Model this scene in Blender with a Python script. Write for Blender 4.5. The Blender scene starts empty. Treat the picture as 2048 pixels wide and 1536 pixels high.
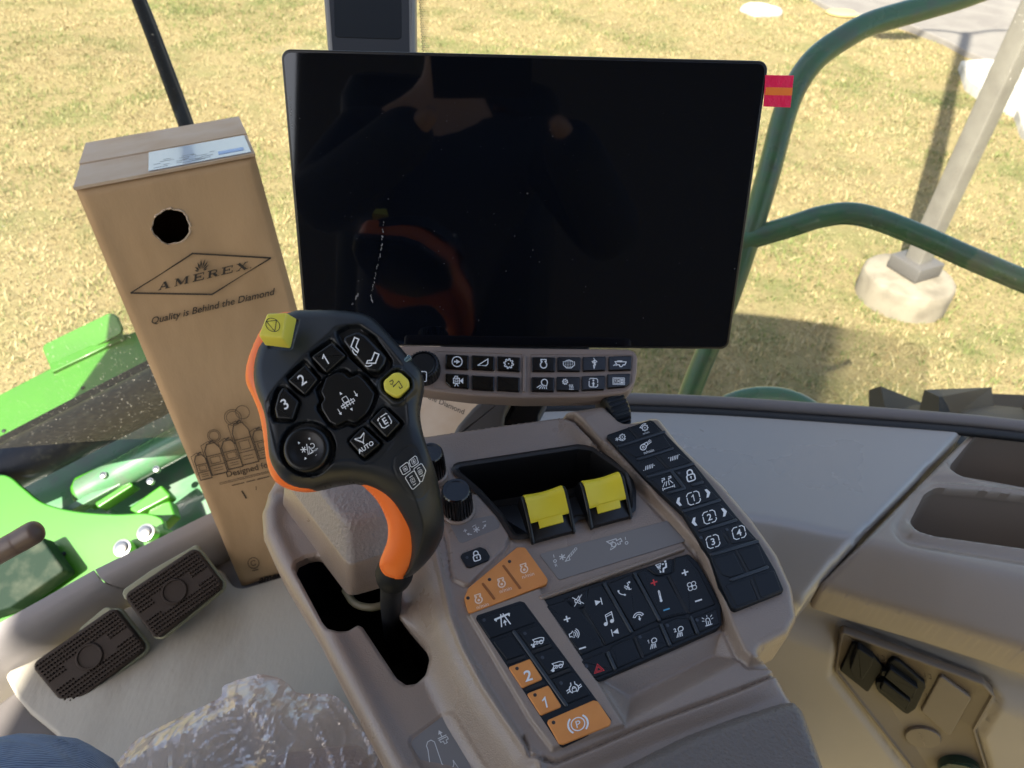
import bpy, bmesh, math, random
import numpy as np
from mathutils import Vector, Matrix
random.seed(7); rng = np.random.default_rng(7)
scene = bpy.context.scene
COL = scene.collection
# ---------------------------------------------------------------- camera
FPX, CX, CY = 1479.0, 1024.0, 768.0
EYE = np.array([0.0, 0.0, 3.0])
_d = np.array([914-CX, 2500-CY, FPX]); _d /= np.linalg.norm(_d)
_f = np.array([0, 0, 1.0]); _f = _f-_d*(_f@_d); _f /= np.linalg.norm(_f)
RT = np.array([np.cross(_d, _f), _f, -_d])          # camera axes (x right, y down, z forward) -> world
cam_d = bpy.data.cameras.new('camera'); cam = bpy.data.objects.new('camera', cam_d); COL.objects.link(cam)
cam_d.sensor_width = 36.0; cam_d.lens = FPX/2048*36.0; cam_d.clip_start = 0.01; cam_d.clip_end = 500
_r, _u, _b = RT@np.array([1, 0, 0.]), RT@np.array([0, -1., 0]), RT@np.array([0, 0, -1.])
cam.matrix_world = Matrix([[_r[0], _u[0], _b[0], EYE[0]], [_r[1], _u[1], _b[1], EYE[1]], [_r[2], _u[2], _b[2], EYE[2]], [0, 0, 0, 1]])
cam_d.dof.use_dof = True; cam_d.dof.focus_distance = 0.50; cam_d.dof.aperture_fstop = 14
scene.camera = cam
# ---------------------------------------------------------------- sky, sun, exposure
SUN_EL = math.radians(47); SUN_AZ = math.atan2(-0.44, -0.90)
world = bpy.data.worlds.new("World"); scene.world = world; world.use_nodes = True
_n = world.node_tree.nodes; _n.clear()
sky = _n.new('ShaderNodeTexSky'); sky.sky_type = 'NISHITA'; sky.sun_disc = False
sky.sun_elevation = SUN_EL; sky.sun_rotation = SUN_AZ % (2*math.pi); sky.air_density = 1.0; sky.dust_density = 2.5; sky.ozone_density = .8
bg = _n.new('ShaderNodeBackground'); bg.inputs['Strength'].default_value = 0.09
wo = _n.new('ShaderNodeOutputWorld')
world.node_tree.links.new(sky.outputs[0], bg.inputs[0]); world.node_tree.links.new(bg.outputs[0], wo.inputs[0])
sun_d = bpy.data.lights.new('sun', 'SUN'); sun_d.energy = 5.0; sun_d.angle = math.radians(0.53); sun_d.color = (1, .93, .82)
sun = bpy.data.objects.new('sun', sun_d); COL.objects.link(sun)
_sd = Vector((math.sin(SUN_AZ)*math.cos(SUN_EL), math.cos(SUN_AZ)*math.cos(SUN_EL), math.sin(SUN_EL)))
sun.rotation_euler = _sd.to_track_quat('Z', 'Y').to_euler(); sun.location = (-6, -12, 14)
scene.view_settings.view_transform = 'Standard'; scene.view_settings.look = 'None'
scene.view_settings.exposure = 2.0; scene.view_settings.gamma = 1
scene.render.engine = 'CYCLES'
try:
    scene.cycles.use_denoising = True; scene.cycles.max_bounces = 8; scene.cycles.transparent_max_bounces = 12
    scene.cycles.sample_clamp_indirect = 6
except Exception: pass
# ---------------------------------------------------------------- geometry helpers
def ray(px, py):
    px = np.asarray(px, float); py = np.asarray(py, float)
    return np.stack([(px-CX)/FPX, (py-CY)/FPX, np.ones_like(px)], -1)@RT.T
def onz(px, py, z):
    r = ray(px, py); return EYE+r*((z-EYE[2])/r[2])
def dep(px, py, t): return EYE+ray(px, py)*t
def nrm(v): v = np.asarray(v, float); return v/np.linalg.norm(v)
class Plane:
    """a flat reference surface of the scene with its own axes U, V and normal N"""
    def __init__(s, n, p0, ux=None):
        s.N = nrm(n); s.O = np.asarray(p0, float)
        u = RT@np.array([1, 0, 0.]) if ux is None else np.asarray(ux, float)
        u = u-s.N*(u@s.N); s.U = nrm(u); s.V = np.cross(s.N, s.U)
    def at(s, px, py, h=0.0):
        r = ray(px, py); h = np.asarray(h, float)
        t = ((s.O-EYE)@s.N+h)/(r@s.N)
        return EYE+r*t[..., None]
    def loc(s, pts, h=0.0):
        """pixel list [(px,py) or (px,py,h)] -> local (u,v)"""
        a = np.array([(p[0], p[1], p[2] if len(p) > 2 else h) for p in pts], float)
        w = s.at(a[:, 0], a[:, 1], a[:, 2])-s.O
        return np.stack([w@s.U, w@s.V], -1)
    def w(s, uv, h):
        uv = np.asarray(uv, float); h = np.broadcast_to(np.asarray(h, float), uv.shape[:-1])
        return s.O+uv[..., :1]*s.U+uv[..., 1:2]*s.V+h[..., None]*s.N
WL = {}
def thing(name, label, cat, loc, group=None):
    o = bpy.data.objects.new(name, None); COL.objects.link(o); o.empty_display_size = .02
    o.location = tuple(float(c) for c in loc); WL[o.name] = np.asarray(loc, float)
    o['label'] = label; o['category'] = cat
    if group: o['group'] = group
    return o
def tag(o, label=None, cat=None, group=None, kind=None):
    if label: o['label'] = label
    if cat: o['category'] = cat
    if group: o['group'] = group
    if kind: o['kind'] = kind
    return o
def mk(name, verts, faces, mat, parent=None, smooth=True, label=None, auto=35):
    verts = np.asarray(verts, float).reshape(-1, 3)
    c = (verts.min(0)+verts.max(0))/2
    me = bpy.data.meshes.new(name); me.from_pydata((verts-c).tolist(), [], faces if isinstance(faces, list) else faces.tolist())
    me.materials.append(mat)
    if smooth:
        me.polygons.foreach_set('use_smooth', np.ones(len(me.polygons), bool))
        if auto and auto < 170:
            try: me.set_sharp_from_angle(angle=math.radians(auto))
            except Exception: pass
    me.update()
    o = bpy.data.objects.new(name, me); COL.objects.link(o)
    base = np.zeros(3)
    if parent is not None:
        o.parent = parent; base = WL[parent.name]
    WL[o.name] = c; o.location = tuple(c-base)
    if label: o['label'] = label
    return o
class MB:
    """collects several shapes into one mesh"""
    def __init__(s): s.v = []; s.f = []; s.n = 0
    def add(s, vf):
        v, f = vf; v = np.asarray(v, float).reshape(-1, 3)
        s.v.append(v); s.f += [[i+s.n for i in q] for q in (f if isinstance(f, list) else f.tolist())]; s.n += len(v); return s
    def build(s, name, mat, parent=None, **k): return mk(name, np.concatenate(s.v), s.f, mat, parent, **k)
def area(p): x, y = p[:, 0], p[:, 1]; return .5*np.sum(x*np.roll(y, -1)-y*np.roll(x, -1))
def ccw(p): p = np.asarray(p, float); return p if area(p) > 0 else p[::-1].copy()
def fillet(p, r, seg=5):
    if r <= 0: return p
    out = []; n = len(p)
    for i in range(n):
        a, b, c = p[i-1], p[i], p[(i+1) % n]
        u, w = a-b, c-b; lu, lw = np.linalg.norm(u), np.linalg.norm(w); u = u/lu; w = w/lw
        ang = math.acos(max(-1, min(1, float(u@w))))
        if ang > math.radians(172): out.append(b); continue
        t = min(r/math.tan(ang/2), .45*lu, .45*lw); rr = t*math.tan(ang/2)
        ctr = b+nrm(u+w)*(rr/math.sin(ang/2))
        s, e = b+u*t-ctr, b+w*t-ctr
        a0 = math.atan2(s[1], s[0]); a1 = math.atan2(e[1], e[0]); da = (a1-a0+math.pi) % (2*math.pi)-math.pi
        for k in range(seg+1): out.append(ctr+rr*np.array([math.cos(a0+da*k/seg), math.sin(a0+da*k/seg)]))
    return np.array(out)
def inset(p, d):
    a = p-np.roll(p, 1, 0); b = np.roll(p, -1, 0)-p
    na = np.stack([-a[:, 1], a[:, 0]], 1); nb = np.stack([-b[:, 1], b[:, 0]], 1)
    na /= np.linalg.norm(na, axis=1)[:, None]+1e-12; nb /= np.linalg.norm(nb, axis=1)[:, None]+1e-12
    m = na+nb; m /= (np.sum(m*m, 1)/2)[:, None].clip(.35)
    return p+m*d
def rings_mesh(rings, cap_top=True, cap_bot=True):
    n = len(rings[0]); v = np.concatenate(rings); f = []
    for k in range(len(rings)-1):
        for i in range(n):
            j = (i+1) % n; f.append([k*n+i, k*n+j, (k+1)*n+j, (k+1)*n+i])
    if cap_top: f.append([(len(rings)-1)*n+i for i in range(n)])
    if cap_bot: f.append([n-1-i for i in range(n)])
    return v, f
def slabm(pl, uv, h0, h1, bev=.0008, r=0, seg=5, dome=0):
    p = fillet(ccw(uv), r, seg)
    R = [pl.w(p, h0)]
    bev = min(bev, abs(h1-h0)*.9)
    for k in range(4):
        a = k/3*math.pi/2; R.append(pl.w(inset(p, bev*(1-math.cos(a))), h1-bev*(1-math.sin(a))))
    R.append(pl.w(inset(p, bev*1.2+.00003), h1)); R.append(pl.w(inset(p, bev*1.4+.00006), h1))
    return rings_mesh(R)
def slab(name, pl, px, h0, h1, mat, parent=None, bev=.0008, r=0, label=None, seg=5):
    v, f = slabm(pl, pl.loc(px, h1), h0, h1, bev, r, seg); return mk(name, v, f, mat, parent, label=label)
def loft(name, A, B, mat, parent=None, bev=.001, label=None, r=.0):
    """solid between two world-space loops with a softened top edge"""
    A = np.asarray(A, float); B = np.asarray(B, float); cb = B.mean(0)
    def rnd(P, k):
        out = []; n = len(P)
        for i in range(n):
            a, b, c = P[i-1], P[i], P[(i+1) % n]; la, lc = np.linalg.norm(a-b), np.linalg.norm(c-b)
            t = min(k, .4*la, .4*lc); s = b+(a-b)/la*t; e = b+(c-b)/lc*t
            for q in range(5): u = q/4; out.append((1-u)**2*s+2*u*(1-u)*b+u*u*e)
        return np.array(out)
    if r > 0: A = rnd(A, r); B = rnd(B, r); cb = B.mean(0)
    H = np.linalg.norm(B.mean(0)-A.mean(0)); rad = np.linalg.norm(B-cb, axis=1)[:, None]
    R = [A, A+(B-A)*(1-bev/H)]
    for k in (.35, .7, 1): R.append(A+(B-A)*(1-bev/H*(1-math.sin(k*math.pi/2)))+(cb-B)/rad*bev*(1-math.cos(k*math.pi/2)))
    v, f = rings_mesh(R); return mk(name, v, f, mat, parent, label=label)
def sdf(P, poly):
    """signed distance of points to polygon, positive inside"""
    P = np.asarray(P, float); best = np.full(len(P), 1e9); ins = np.zeros(len(P), bool)
    n = len(poly)
    for i in range(n):
        a, b = poly[i], poly[(i+1) % n]; e = b-a; w = P-a
        t = np.clip((w@e)/(e@e+1e-18), 0, 1); q = w-t[:, None]*e
        best = np.minimum(best, (q*q).sum(1))
        c = (a[1] > P[:, 1]) != (b[1] > P[:, 1])
        with np.errstate(divide='ignore', invalid='ignore'): xx = e[0]*(P[:, 1]-a[1])/(e[1] if abs(e[1]) > 1e-15 else 1e-15)+a[0]
        ins ^= c & (P[:, 0] < xx)
    d = np.sqrt(best); return np.where(ins, d, -d)
def dline(P, pts):
    best = np.full(len(P), 1e9)
    for a, b in zip(pts[:-1], pts[1:]):
        e = b-a; w = P-a; t = np.clip((w@e)/(e@e+1e-18), 0, 1); q = w-t[:, None]*e; best = np.minimum(best, (q*q).sum(1))
    return np.sqrt(best)
def ss(x, a, b): t = np.clip((x-a)/(b-a), 0, 1); return t*t*(3-2*t)
def field(name, pl, out, cell, hf, mat, parent=None, holes=(), snaps=(), skirt=.02, post=None, auto=50, label=None, hskirt=.008):
    """height-field sheet over the polygon `out` (local coords), with rim, snapped edges and holes"""
    lo, hi = out.min(0)-cell*3, out.max(0)+cell*3
    xs = np.arange(lo[0], hi[0], cell); ys = np.arange(lo[1], hi[1], cell)
    X, Y = np.meshgrid(xs, ys); P = np.stack([X.ravel(), Y.ravel()], -1)
    nx, ny = len(xs), len(ys)
    D = sdf(P, out)
    def snap(P, poly, D):
        m = np.abs(D) < cell*.75
        if not m.any(): return P
        Q = P[m]; e = 1e-5
        gx = (sdf(Q+[e, 0], poly)-sdf(Q-[e, 0], poly))/(2*e); gy = (sdf(Q+[0, e], poly)-sdf(Q-[0, e], poly))/(2*e)
        g = np.stack([gx, gy], -1); g /= np.linalg.norm(g, axis=1)[:, None]+1e-9
        P = P.copy(); P[m] = Q-g*D[m][:, None]; return P
    P = snap(P, out, D)
    for s in list(holes)+list(snaps): P = snap(P, s, sdf(P, s))
    D = sdf(P, out)
    H = hf(P)
    keepv = D > -cell*.05
    tri = None
    HO = np.full(len(P), -1.0)
    for h_ in holes: HO = np.maximum(HO, sdf(P, h_))
    keepv &= HO < cell*.05
    W = pl.w(P, H)
    idx = np.arange(nx*ny).reshape(ny, nx)
    q = np.stack([idx[:-1, :-1], idx[:-1, 1:], idx[1:, 1:], idx[1:, :-1]], -1).reshape(-1, 4)
    kq = keepv[q]; full = kq.all(1); three = kq.sum(1) == 3
    faces = q[full].tolist()
    for qq, k in zip(q[three], kq[three]): faces.append([int(a) for a, b in zip(qq, k) if b])
    used = np.zeros(len(P), bool)
    for fc in faces: used[fc] = True
    remap = np.cumsum(used)-1
    faces = [[int(remap[i]) for i in fc] for fc in faces]
    W = W[used]; Du = D[used]
    # rim walls
    cnt = {}
    for fc in faces:
        for a, b in zip(fc, fc[1:]+fc[:1]): cnt[(a, b)] = 1
    be = [(a, b) for (a, b) in cnt if (b, a) not in cnt]
    W = list(W); low = {}
    HOu = HO[used]
    for a, b in be:
        for i in (a, b):
            if i not in low:
                low[i] = len(W); W.append(W[i]-pl.N*(skirt if Du[i] < cell*.5 else hskirt))
        faces.append([b, a, low[a], low[b]])
    W = np.array(W)
    if post is not None: W = post(W)
    return mk(name, W, faces, mat, parent, auto=auto, label=label)
def smooth_path(pts, n=8):
    P = [np.asarray(p, float) for p in pts]; P = [2*P[0]-P[1]]+P+[2*P[-1]-P[-2]]; out = []
    for i in range(1, len(P)-2):
        a, b, c, d = P[i-1:i+3]
        for k in range(n):
            t = k/n; out.append(.5*((2*b)+(c-a)*t+(2*a-5*b+4*c-d)*t*t+(-a+3*b-3*c+d)*t**3))
    out.append(P[-2]); return np.array(out)
def tubem(path, r, seg=16, cap=True):
    path = np.asarray(path, float); n = len(path); r = np.broadcast_to(np.asarray(r, float), (n,))
    T = np.gradient(path, axis=0); T /= np.linalg.norm(T, axis=1)[:, None]
    u = np.cross(T[0], [0.13, .2, .97]); u /= np.linalg.norm(u); R = []
    for i in range(n):
        u = u-T[i]*(u@T[i]); u /= np.linalg.norm(u); w = np.cross(T[i], u)
        a = np.arange(seg)/seg*2*math.pi
        R.append(path[i]+r[i]*(np.cos(a)[:, None]*u+np.sin(a)[:, None]*w))
    return rings_mesh(R, cap, cap)
def tube(name, path, r, mat, parent=None, seg=16, label=None):
    v, f = tubem(path, r, seg); return mk(name, v, f, mat, parent, label=label)
def lathem(c, axis, prof, seg=48, ribs=0, rib=0.0, ribmin=0, ux=None):
    """prof: (radius, height) list; ribs cut flutes where radius>ribmin"""
    ax = nrm(axis); u = np.cross(ax, [.31, .2, .93]) if ux is None else np.asarray(ux, float); u = nrm(u-ax*(u@ax)); w = np.cross(ax, u)
    a = np.arange(seg)/seg*2*math.pi; R = []
    for pr in prof:
        r, h = pr[:2]; rr = np.full(seg, r)
        if ribs and len(pr) > 2: rr = r-rib*(np.cos(a*ribs) > 0.1)
        R.append(np.asarray(c)+ax*h+rr[:, None]*(np.cos(a)[:, None]*u+np.sin(a)[:, None]*w))
    return rings_mesh(R)
def lathe(name, c, axis, prof, mat, parent=None, seg=48, label=None, **k):
    v, f = lathem(c, axis, prof, seg, **k); return mk(name, v, f, mat, parent, label=label, auto=40)
def boxm(c, s, ax=None, bev=0.0):
    c = np.asarray(c, float); s = np.asarray(s, float)/2; ax = np.eye(3) if ax is None else np.asarray(ax, float)
    if bev <= 0:
        v = [c+ax.T@(np.array([x, y, z])*s) for z in (-1, 1) for x, y in ((-1, -1), (1, -1), (1, 1), (-1, 1))]
        return np.array(v), [[3, 2, 1, 0], [4, 5, 6, 7], [0, 1, 5, 4], [1, 2, 6, 5], [2, 3, 7, 6], [3, 0, 4, 7]]
    pl = Plane(ax[2], c, ax[0])
    p = np.array([[-s[0], -s[1]], [s[0], -s[1]], [s[0], s[1]], [-s[0], s[1]]])
    p = fillet(p, bev, 3); b = bev
    R = [pl.w(inset(p, b*.99), -s[2]), pl.w(inset(p, b*.3), -s[2]+b*.3), pl.w(p, -s[2]+b), pl.w(p, s[2]-b), pl.w(inset(p, b*.3), s[2]-b*.3), pl.w(inset(p, b*.99), s[2])]
    return rings_mesh(R)
# ---------------------------------------------------------------- materials
def mat(name, col, rough=.5, metal=0, spec=.5, bump=None, var=None, coat=0, coatr=.1, sheen=0, stretch=None, trans=0, rvar=None):
    m = bpy.data.materials.new(name); m.use_nodes = True; nt = m.node_tree; N = nt.nodes; L = nt.links
    b = N['Principled BSDF']; b.inputs['Base Color'].default_value = (*col, 1); b.inputs['Roughness'].default_value = rough
    b.inputs['Metallic'].default_value = metal; b.inputs['Specular IOR Level'].default_value = spec
    b.inputs['Coat Weight'].default_value = coat; b.inputs['Coat Roughness'].default_value = coatr
    if sheen: b.inputs['Sheen Weight'].default_value = sheen
    tc = N.new('ShaderNodeTexCoord'); vec = tc.outputs['Object']
    if stretch:
        mp = N.new('ShaderNodeMapping'); mp.inputs['Scale'].default_value = stretch; L.new(vec, mp.inputs[0]); vec = mp.outputs[0]
    if bump:
        last = None
        for sc, st, dist in ([bump] if isinstance(bump[0], (int, float)) else bump):
            t = N.new('ShaderNodeTexNoise'); t.inputs['Scale'].default_value = sc; t.inputs['Detail'].default_value = 2; L.new(vec, t.inputs['Vector'])
            bp = N.new('ShaderNodeBump'); bp.inputs['Strength'].default_value = st; bp.inputs['Distance'].default_value = dist
            L.new(t.outputs['Fac'], bp.inputs['Height'])
            if last: L.new(last, bp.inputs['Normal'])
            last = bp.outputs[0]
        L.new(last, b.inputs['Normal'])
    if var:
        sc, c2, lo, hi = var
        t = N.new('ShaderNodeTexNoise'); t.inputs['Scale'].default_value = sc; t.inputs['Detail'].default_value = 6; L.new(vec, t.inputs['Vector'])
        mr = N.new('ShaderNodeMapRange'); mr.inputs[1].default_value = lo; mr.inputs[2].default_value = hi; L.new(t.outputs['Fac'], mr.inputs[0])
        mx = N.new('ShaderNodeMix'); mx.data_type = 'RGBA'; mx.inputs[6].default_value = (*col, 1); mx.inputs[7].default_value = (*c2, 1)
        L.new(mr.outputs[0], mx.inputs[0]); L.new(mx.outputs[2], b.inputs['Base Color'])
    if rvar:
        sc, r0, r1 = rvar
        t = N.new('ShaderNodeTexNoise'); t.inputs['Scale'].default_value = sc; t.inputs['Detail'].default_value = 5; L.new(vec, t.inputs['Vector'])
        mr = N.new('ShaderNodeMapRange'); mr.inputs[1].default_value = .35; mr.inputs[2].default_value = .65; mr.inputs[3].default_value = r0; mr.inputs[4].default_value = r1
        L.new(t.outputs['Fac'], mr.inputs[0]); L.new(mr.outputs[0], b.inputs['Roughness'])
    return m
M = {}
M['console'] = mat('console_plastic', (.255, .190, .143), .28, spec=.65, coat=.12, coatr=.18, bump=[(1000, .6, .0005), (2600, .3, .0002)], var=(70, (.248, .185, .140), .4, .7), rvar=(25, .27, .40))
M['console2'] = mat('label_plate_plastic', (.185, .168, .155), .45, bump=(1600, .15, .0002))
M['ledge'] = mat('ledge_plastic', (.265, .235, .205), .30, spec=.8, bump=[(700, .15, .0003)], rvar=(6, .24, .36), coat=.75, coatr=.22)
M['tray'] = mat('tray_plastic', (.27, .215, .165), .38, bump=(800, .25, .0003), coat=.2, coatr=.3)
M['wall'] = mat('beige_wall_plastic', (.38, .335, .28), .6, bump=(600, .2, .0004), var=(5, (.35, .31, .26), .4, .7))
M['plate'] = mat('socket_plate_plastic', (.17, .135, .10), .5, bump=(900, .2, .0003))
M['block'] = mat('padded_block_skin', (.225, .195, .175), .45, bump=[(420, .9, .0011), (1500, .3, .0003)])
M['pad'] = mat('armrest_skin', (.145, .118, .098), .42, bump=[(500, .9, .0011), (1600, .3, .0003)])
M['key'] = mat('key_rubber', (.0060, .0082, .0115), .42, spec=.3, bump=(2500, .15, .0001))
M['keyblack'] = mat('deep_black', (.004, .004, .005), .6)
M['gloss'] = mat('gloss_key_black', (.003, .003, .0035), .18, spec=.5)
M['grip'] = mat('grip_rubber', (.0095, .0115, .0135), .40, spec=.42, bump=(1800, .2, .0002), rvar=(30, .36, .46))
M['gripkey'] = mat('grip_key', (.0055, .006, .0065), .34, spec=.38, bump=(2500, .15, .0001))
M['orange'] = mat('orange_shell', (.86, .17, .02), .42, bump=(1800, .12, .0002))
M['okey'] = mat('orange_key', (.68, .255, .055), .45, bump=(2200, .12, .0002), var=(60, (.62, .22, .045), .4, .7))
M['yellow'] = mat('yellow_plastic', (.78, .62, .03), .42, bump=(1800, .15, .0002))
M['yellow2'] = mat('yellow_button', (.66, .58, .07), .42, bump=(1800, .15, .0002))
M['white'] = mat('white_print', (.78, .78, .76), .5)
M['print'] = mat('grey_print', (.62, .61, .58), .5)
M['redp'] = mat('red_print', (.6, .03, .03), .5)
M['bluep'] = mat('blue_print', (.12, .4, .6), .5)
M['dot'] = mat('led_dot', (.03, .035, .045), .3)
M['darkdot'] = mat('dark_led_dot', (.03, .022, .018), .3)
M['ink'] = mat('black_print', (.035, .028, .022), .7)
M['card'] = mat('cardboard', (.46, .315, .18), .85, spec=.15, bump=[(500, .3, .0005), (60, .4, .0015), (9, .5, .008)], var=(16, (.385, .26, .145), .4, .62), stretch=(1, 1, .35))
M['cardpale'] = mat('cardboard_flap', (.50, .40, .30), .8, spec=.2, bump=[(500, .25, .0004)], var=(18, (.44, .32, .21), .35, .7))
M['label'] = mat('white_label_film', (.42, .48, .56), .25, coat=.5)
M['labelblue'] = mat('blue_label', (.25, .38, .62), .4)
M['bezel'] = mat('monitor_bezel', (.012, .012, .013), .32)
M['blackplastic'] = mat('black_plastic', (.006, .006, .0065), .38, bump=(1500, .2, .0002))
M['dusty'] = mat('dusty_dark_steel', (.008, .020, .012), .7, spec=.15, var=(30, (.035, .045, .03), .45, .7))
M['sock'] = mat('socket_black', (.005, .006, .007), .55, spec=.22, bump=(1500, .2, .0002))
M['rubber'] = mat('black_rubber', (.012, .015, .022), .6, bump=(300, .3, .0005))
M['red'] = mat('red_tape', (.75, .012, .09), .35, bump=[(700, .5, .0004), (90, .5, .002)])
M['tapeo'] = mat('orange_tape', (.8, .2, .03), .35)
M['green'] = mat('bright_green_paint', (.030, .155, .005), .38, coat=.15, coatr=.12, var=(7, (.026, .135, .007), .4, .7), bump=(40, .05, .001))
M['dgreen'] = mat('dark_green_paint', (.065, .165, .08), .32, coat=.25, coatr=.1, var=(28, (.085, .135, .09), .45, .66), rvar=(15, .22, .42), bump=(60, .06, .001))
M['tubeblack'] = mat('satin_black_paint', (.007, .010, .018), .5, spec=.2, var=(45, (.03, .034, .034), .52, .7), bump=(90, .1, .0008))
M['steel'] = mat('zinc_bolt', (.4, .4, .38), .3, metal=1)
M['sill'] = mat('grey_sill_plastic', (.28, .26, .25), .42, bump=(700, .2, .0003), coat=.1, coatr=.3)
M['brown'] = mat('brown_grip_plastic', (.09, .06, .045), .42, bump=(900, .2, .0003))
M['hose'] = mat('beige_hose', (.22, .19, .11), .5)
M['pole'] = mat('galvanised_pole', (.19, .18, .16), .5, metal=.1, bump=(60, .1, .001), var=(8, (.155, .145, .13), .4, .7))
M['concrete'] = mat('concrete', (.25, .22, .17), .9, bump=[(20, .4, .004), (120, .4, .002)], var=(5, (.15, .13, .10), .42, .66))
M['concretew'] = mat('pale_concrete', (.33, .315, .29), .9, bump=[(20, .4, .006)], var=(4, (.60, .57, .52), .4, .7))
M['denim'] = None
# ---------------------------------------------------------------- ground, road
def node_mat(name):
    m = bpy.data.materials.new(name); m.use_nodes = True; return m, m.node_tree.nodes, m.node_tree.links
def noise_mix(N, L, vec, scale, c1, c2, lo, hi, det=6):
    t = N.new('ShaderNodeTexNoise'); t.inputs['Scale'].default_value = scale; t.inputs['Detail'].default_value = det; L.new(vec, t.inputs['Vector'])
    mr = N.new('ShaderNodeMapRange'); mr.inputs[1].default_value = lo; mr.inputs[2].default_value = hi; L.new(t.outputs['Fac'], mr.inputs[0])
    mx = N.new('ShaderNodeMix'); mx.data_type = 'RGBA'; L.new(mr.outputs[0], mx.inputs[0])
    for i, c in ((6, c1), (7, c2)):
        if isinstance(c, tuple): mx.inputs[i].default_value = (*c, 1)
        else: L.new(c, mx.inputs[i])
    return mx.outputs[2], t
m, N, L = node_mat('dry_lawn'); tc = N.new('ShaderNodeTexCoord'); b = N['Principled BSDF']; b.inputs['Roughness'].default_value = .95; b.inputs['Specular IOR Level'].default_value = .1
a1, _ = noise_mix(N, L, tc.outputs['Object'], 38, (.27, .22, .11), (.17, .135, .068), .42, .68)
a2, _ = noise_mix(N, L, tc.outputs['Object'], 1.3, a1, (.135, .145, .055), .50, .68)
a3, t3 = noise_mix(N, L, tc.outputs['Object'], 160, a2, (.32, .27, .145), .5, .7)
L.new(a3, b.inputs['Base Color']); bp = N.new('ShaderNodeBump'); bp.inputs['Distance'].default_value = .02; bp.inputs['Strength'].default_value = .7
L.new(t3.outputs['Fac'], bp.inputs['Height']); L.new(bp.outputs[0], b.inputs['Normal']); M['lawn'] = m
g = 200
nx = 80; xs = np.concatenate([[-g, -60, -25], np.linspace(-12, 14, nx), [30, 70, g]]); ys = np.concatenate([[-g, -50, -10], np.linspace(-2, 22, nx), [40, 90, g]])
X, Y = np.meshgrid(xs, ys)
def gz(x, y): return .035*np.sin(x*1.7+y*.6)*np.sin(y*1.3-x*.4)+.02*np.sin(3.1*x+1.0)*np.sin(2.7*y)
Z = gz(X, Y)*((np.abs(X) < 14) & (Y > -2) & (Y < 22)); idx = np.arange(X.size).reshape(X.shape)
q = np.stack([idx[:-1, :-1], idx[:-1, 1:], idx[1:, 1:], idx[1:, :-1]], -1).reshape(-1, 4)
gr = mk('ground', np.stack([X.ravel(), Y.ravel(), Z.ravel()], -1), q, M['lawn'], auto=0); tag(gr, kind='structure')
# road
m = mat('road_surface', (.20, .185, .17), .9, bump=[(60, .5, .006), (300, .4, .002)], var=(2.5, (.165, .15, .14), .4, .65))
edge = [onz(*p, 0)[:2] for p in [(1560, -60), (1614, 0), (1662, 27), (1735, 40), (1804, 53), (1850, 74), (1893, 93), (1932, 115), (1990, 135), (2060, 150)]]
edge = [np.array([-9., 26.]), np.array([-2., 20.])]+[np.array(e) for e in edge]+[np.array([16., 9.5]), np.array([40., 4.]), np.array([60., 40.]), np.array([-9., 60.])]
edge = fillet(ccw(np.array(edge)), .8, 4)
PG = Plane((0, 0, 1), (0, 0, 0), (1, 0, 0))
v, f = slabm(PG, edge, -.25, .075, .02); o = mk('road', v, f, m); tag(o, kind='structure')
# pale concrete apron block + small stone
ap = np.array([onz(*p, .12)[:2] for p in [(1922, 122), (1975, 118), (2030, 124), (2120, 135), (2150, 330), (2047, 258), (2036, 215), (1984, 192), (1938, 158)]])
v, f = slabm(PG, ccw(ap), -.1, .13, .03); o = mk('concrete_slab', v, f, M['concretew'])
tag(o, 'bright white concrete slab at the edge of the road behind the lamp post', 'concrete slab')
def rock(name, px, py, r, zs, mt, label, seed):
    c = onz(px, py, .05); rg = np.random.default_rng(seed); bm = bmesh.new(); bmesh.ops.create_icosphere(bm, subdivisions=3, radius=1)
    k = rg.normal(size=(5, 3))*1.6
    for vv in bm.verts:
        p = np.array(vv.co); s = 1+.12*sum(math.sin(float(p@kk)+i) for i, kk in enumerate(k))/2; vv.co = Vector((p[0]*r*1.5*s+c[0], p[1]*r*s+c[1], max(-.03, p[2]*zs*s)+c[2]-.02))
    V = [tuple(v.co) for v in bm.verts]; F = [[v.index for v in f.verts] for f in bm.faces]; bm.free()
    o = mk(name, V, F, mt, auto=0); return tag(o, label, 'stone')
rock('stone', 1522, 22, .24, .12, M['concretew'], 'pale flat stone lying on the dry lawn near the road, at the top', 3)
o = rock('stone', 1690, 24, .18, .05, mat('yellow_marker', (.45, .36, .15), .8), 'small pale yellow stone on the road edge beside the lawn', 5)
# ---------------------------------------------------------------- grass blades
NB = 330000
yy = 2.2+rng.random(NB)**.85*15.5; xx = (rng.random(NB)-.5)*2*(1.3+yy*.70)+.04*yy
keep = sdf(np.stack([xx, yy], -1), edge) < -.02; keep &= sdf(np.stack([xx, yy], -1), ap) < -.02
keep &= ~((np.abs(xx) < 2.5) & (yy < 2.4)); xx, yy = xx[keep], yy[keep]; nb = len(xx)
zz = gz(xx, yy)-.005
def vnoise(x, y, f, seed):
    g_ = np.random.default_rng(seed).random((64, 64)); X_, Y_ = x*f+100, y*f+100; i, j = np.floor(X_).astype(int), np.floor(Y_).astype(int); u, v = X_-i, Y_-j
    u, v = u*u*(3-2*u), v*v*(3-2*v); G_ = lambda a, b: g_[a % 64, b % 64]
    return (G_(i, j)*(1-u)+G_(i+1, j)*u)*(1-v)+(G_(i, j+1)*(1-u)+G_(i+1, j+1)*u)*v
pat = (vnoise(xx, yy, .8, 1)+.6*vnoise(xx, yy, 2.1, 2)+.4*vnoise(xx, yy, 5.0, 3))-1.0
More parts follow.
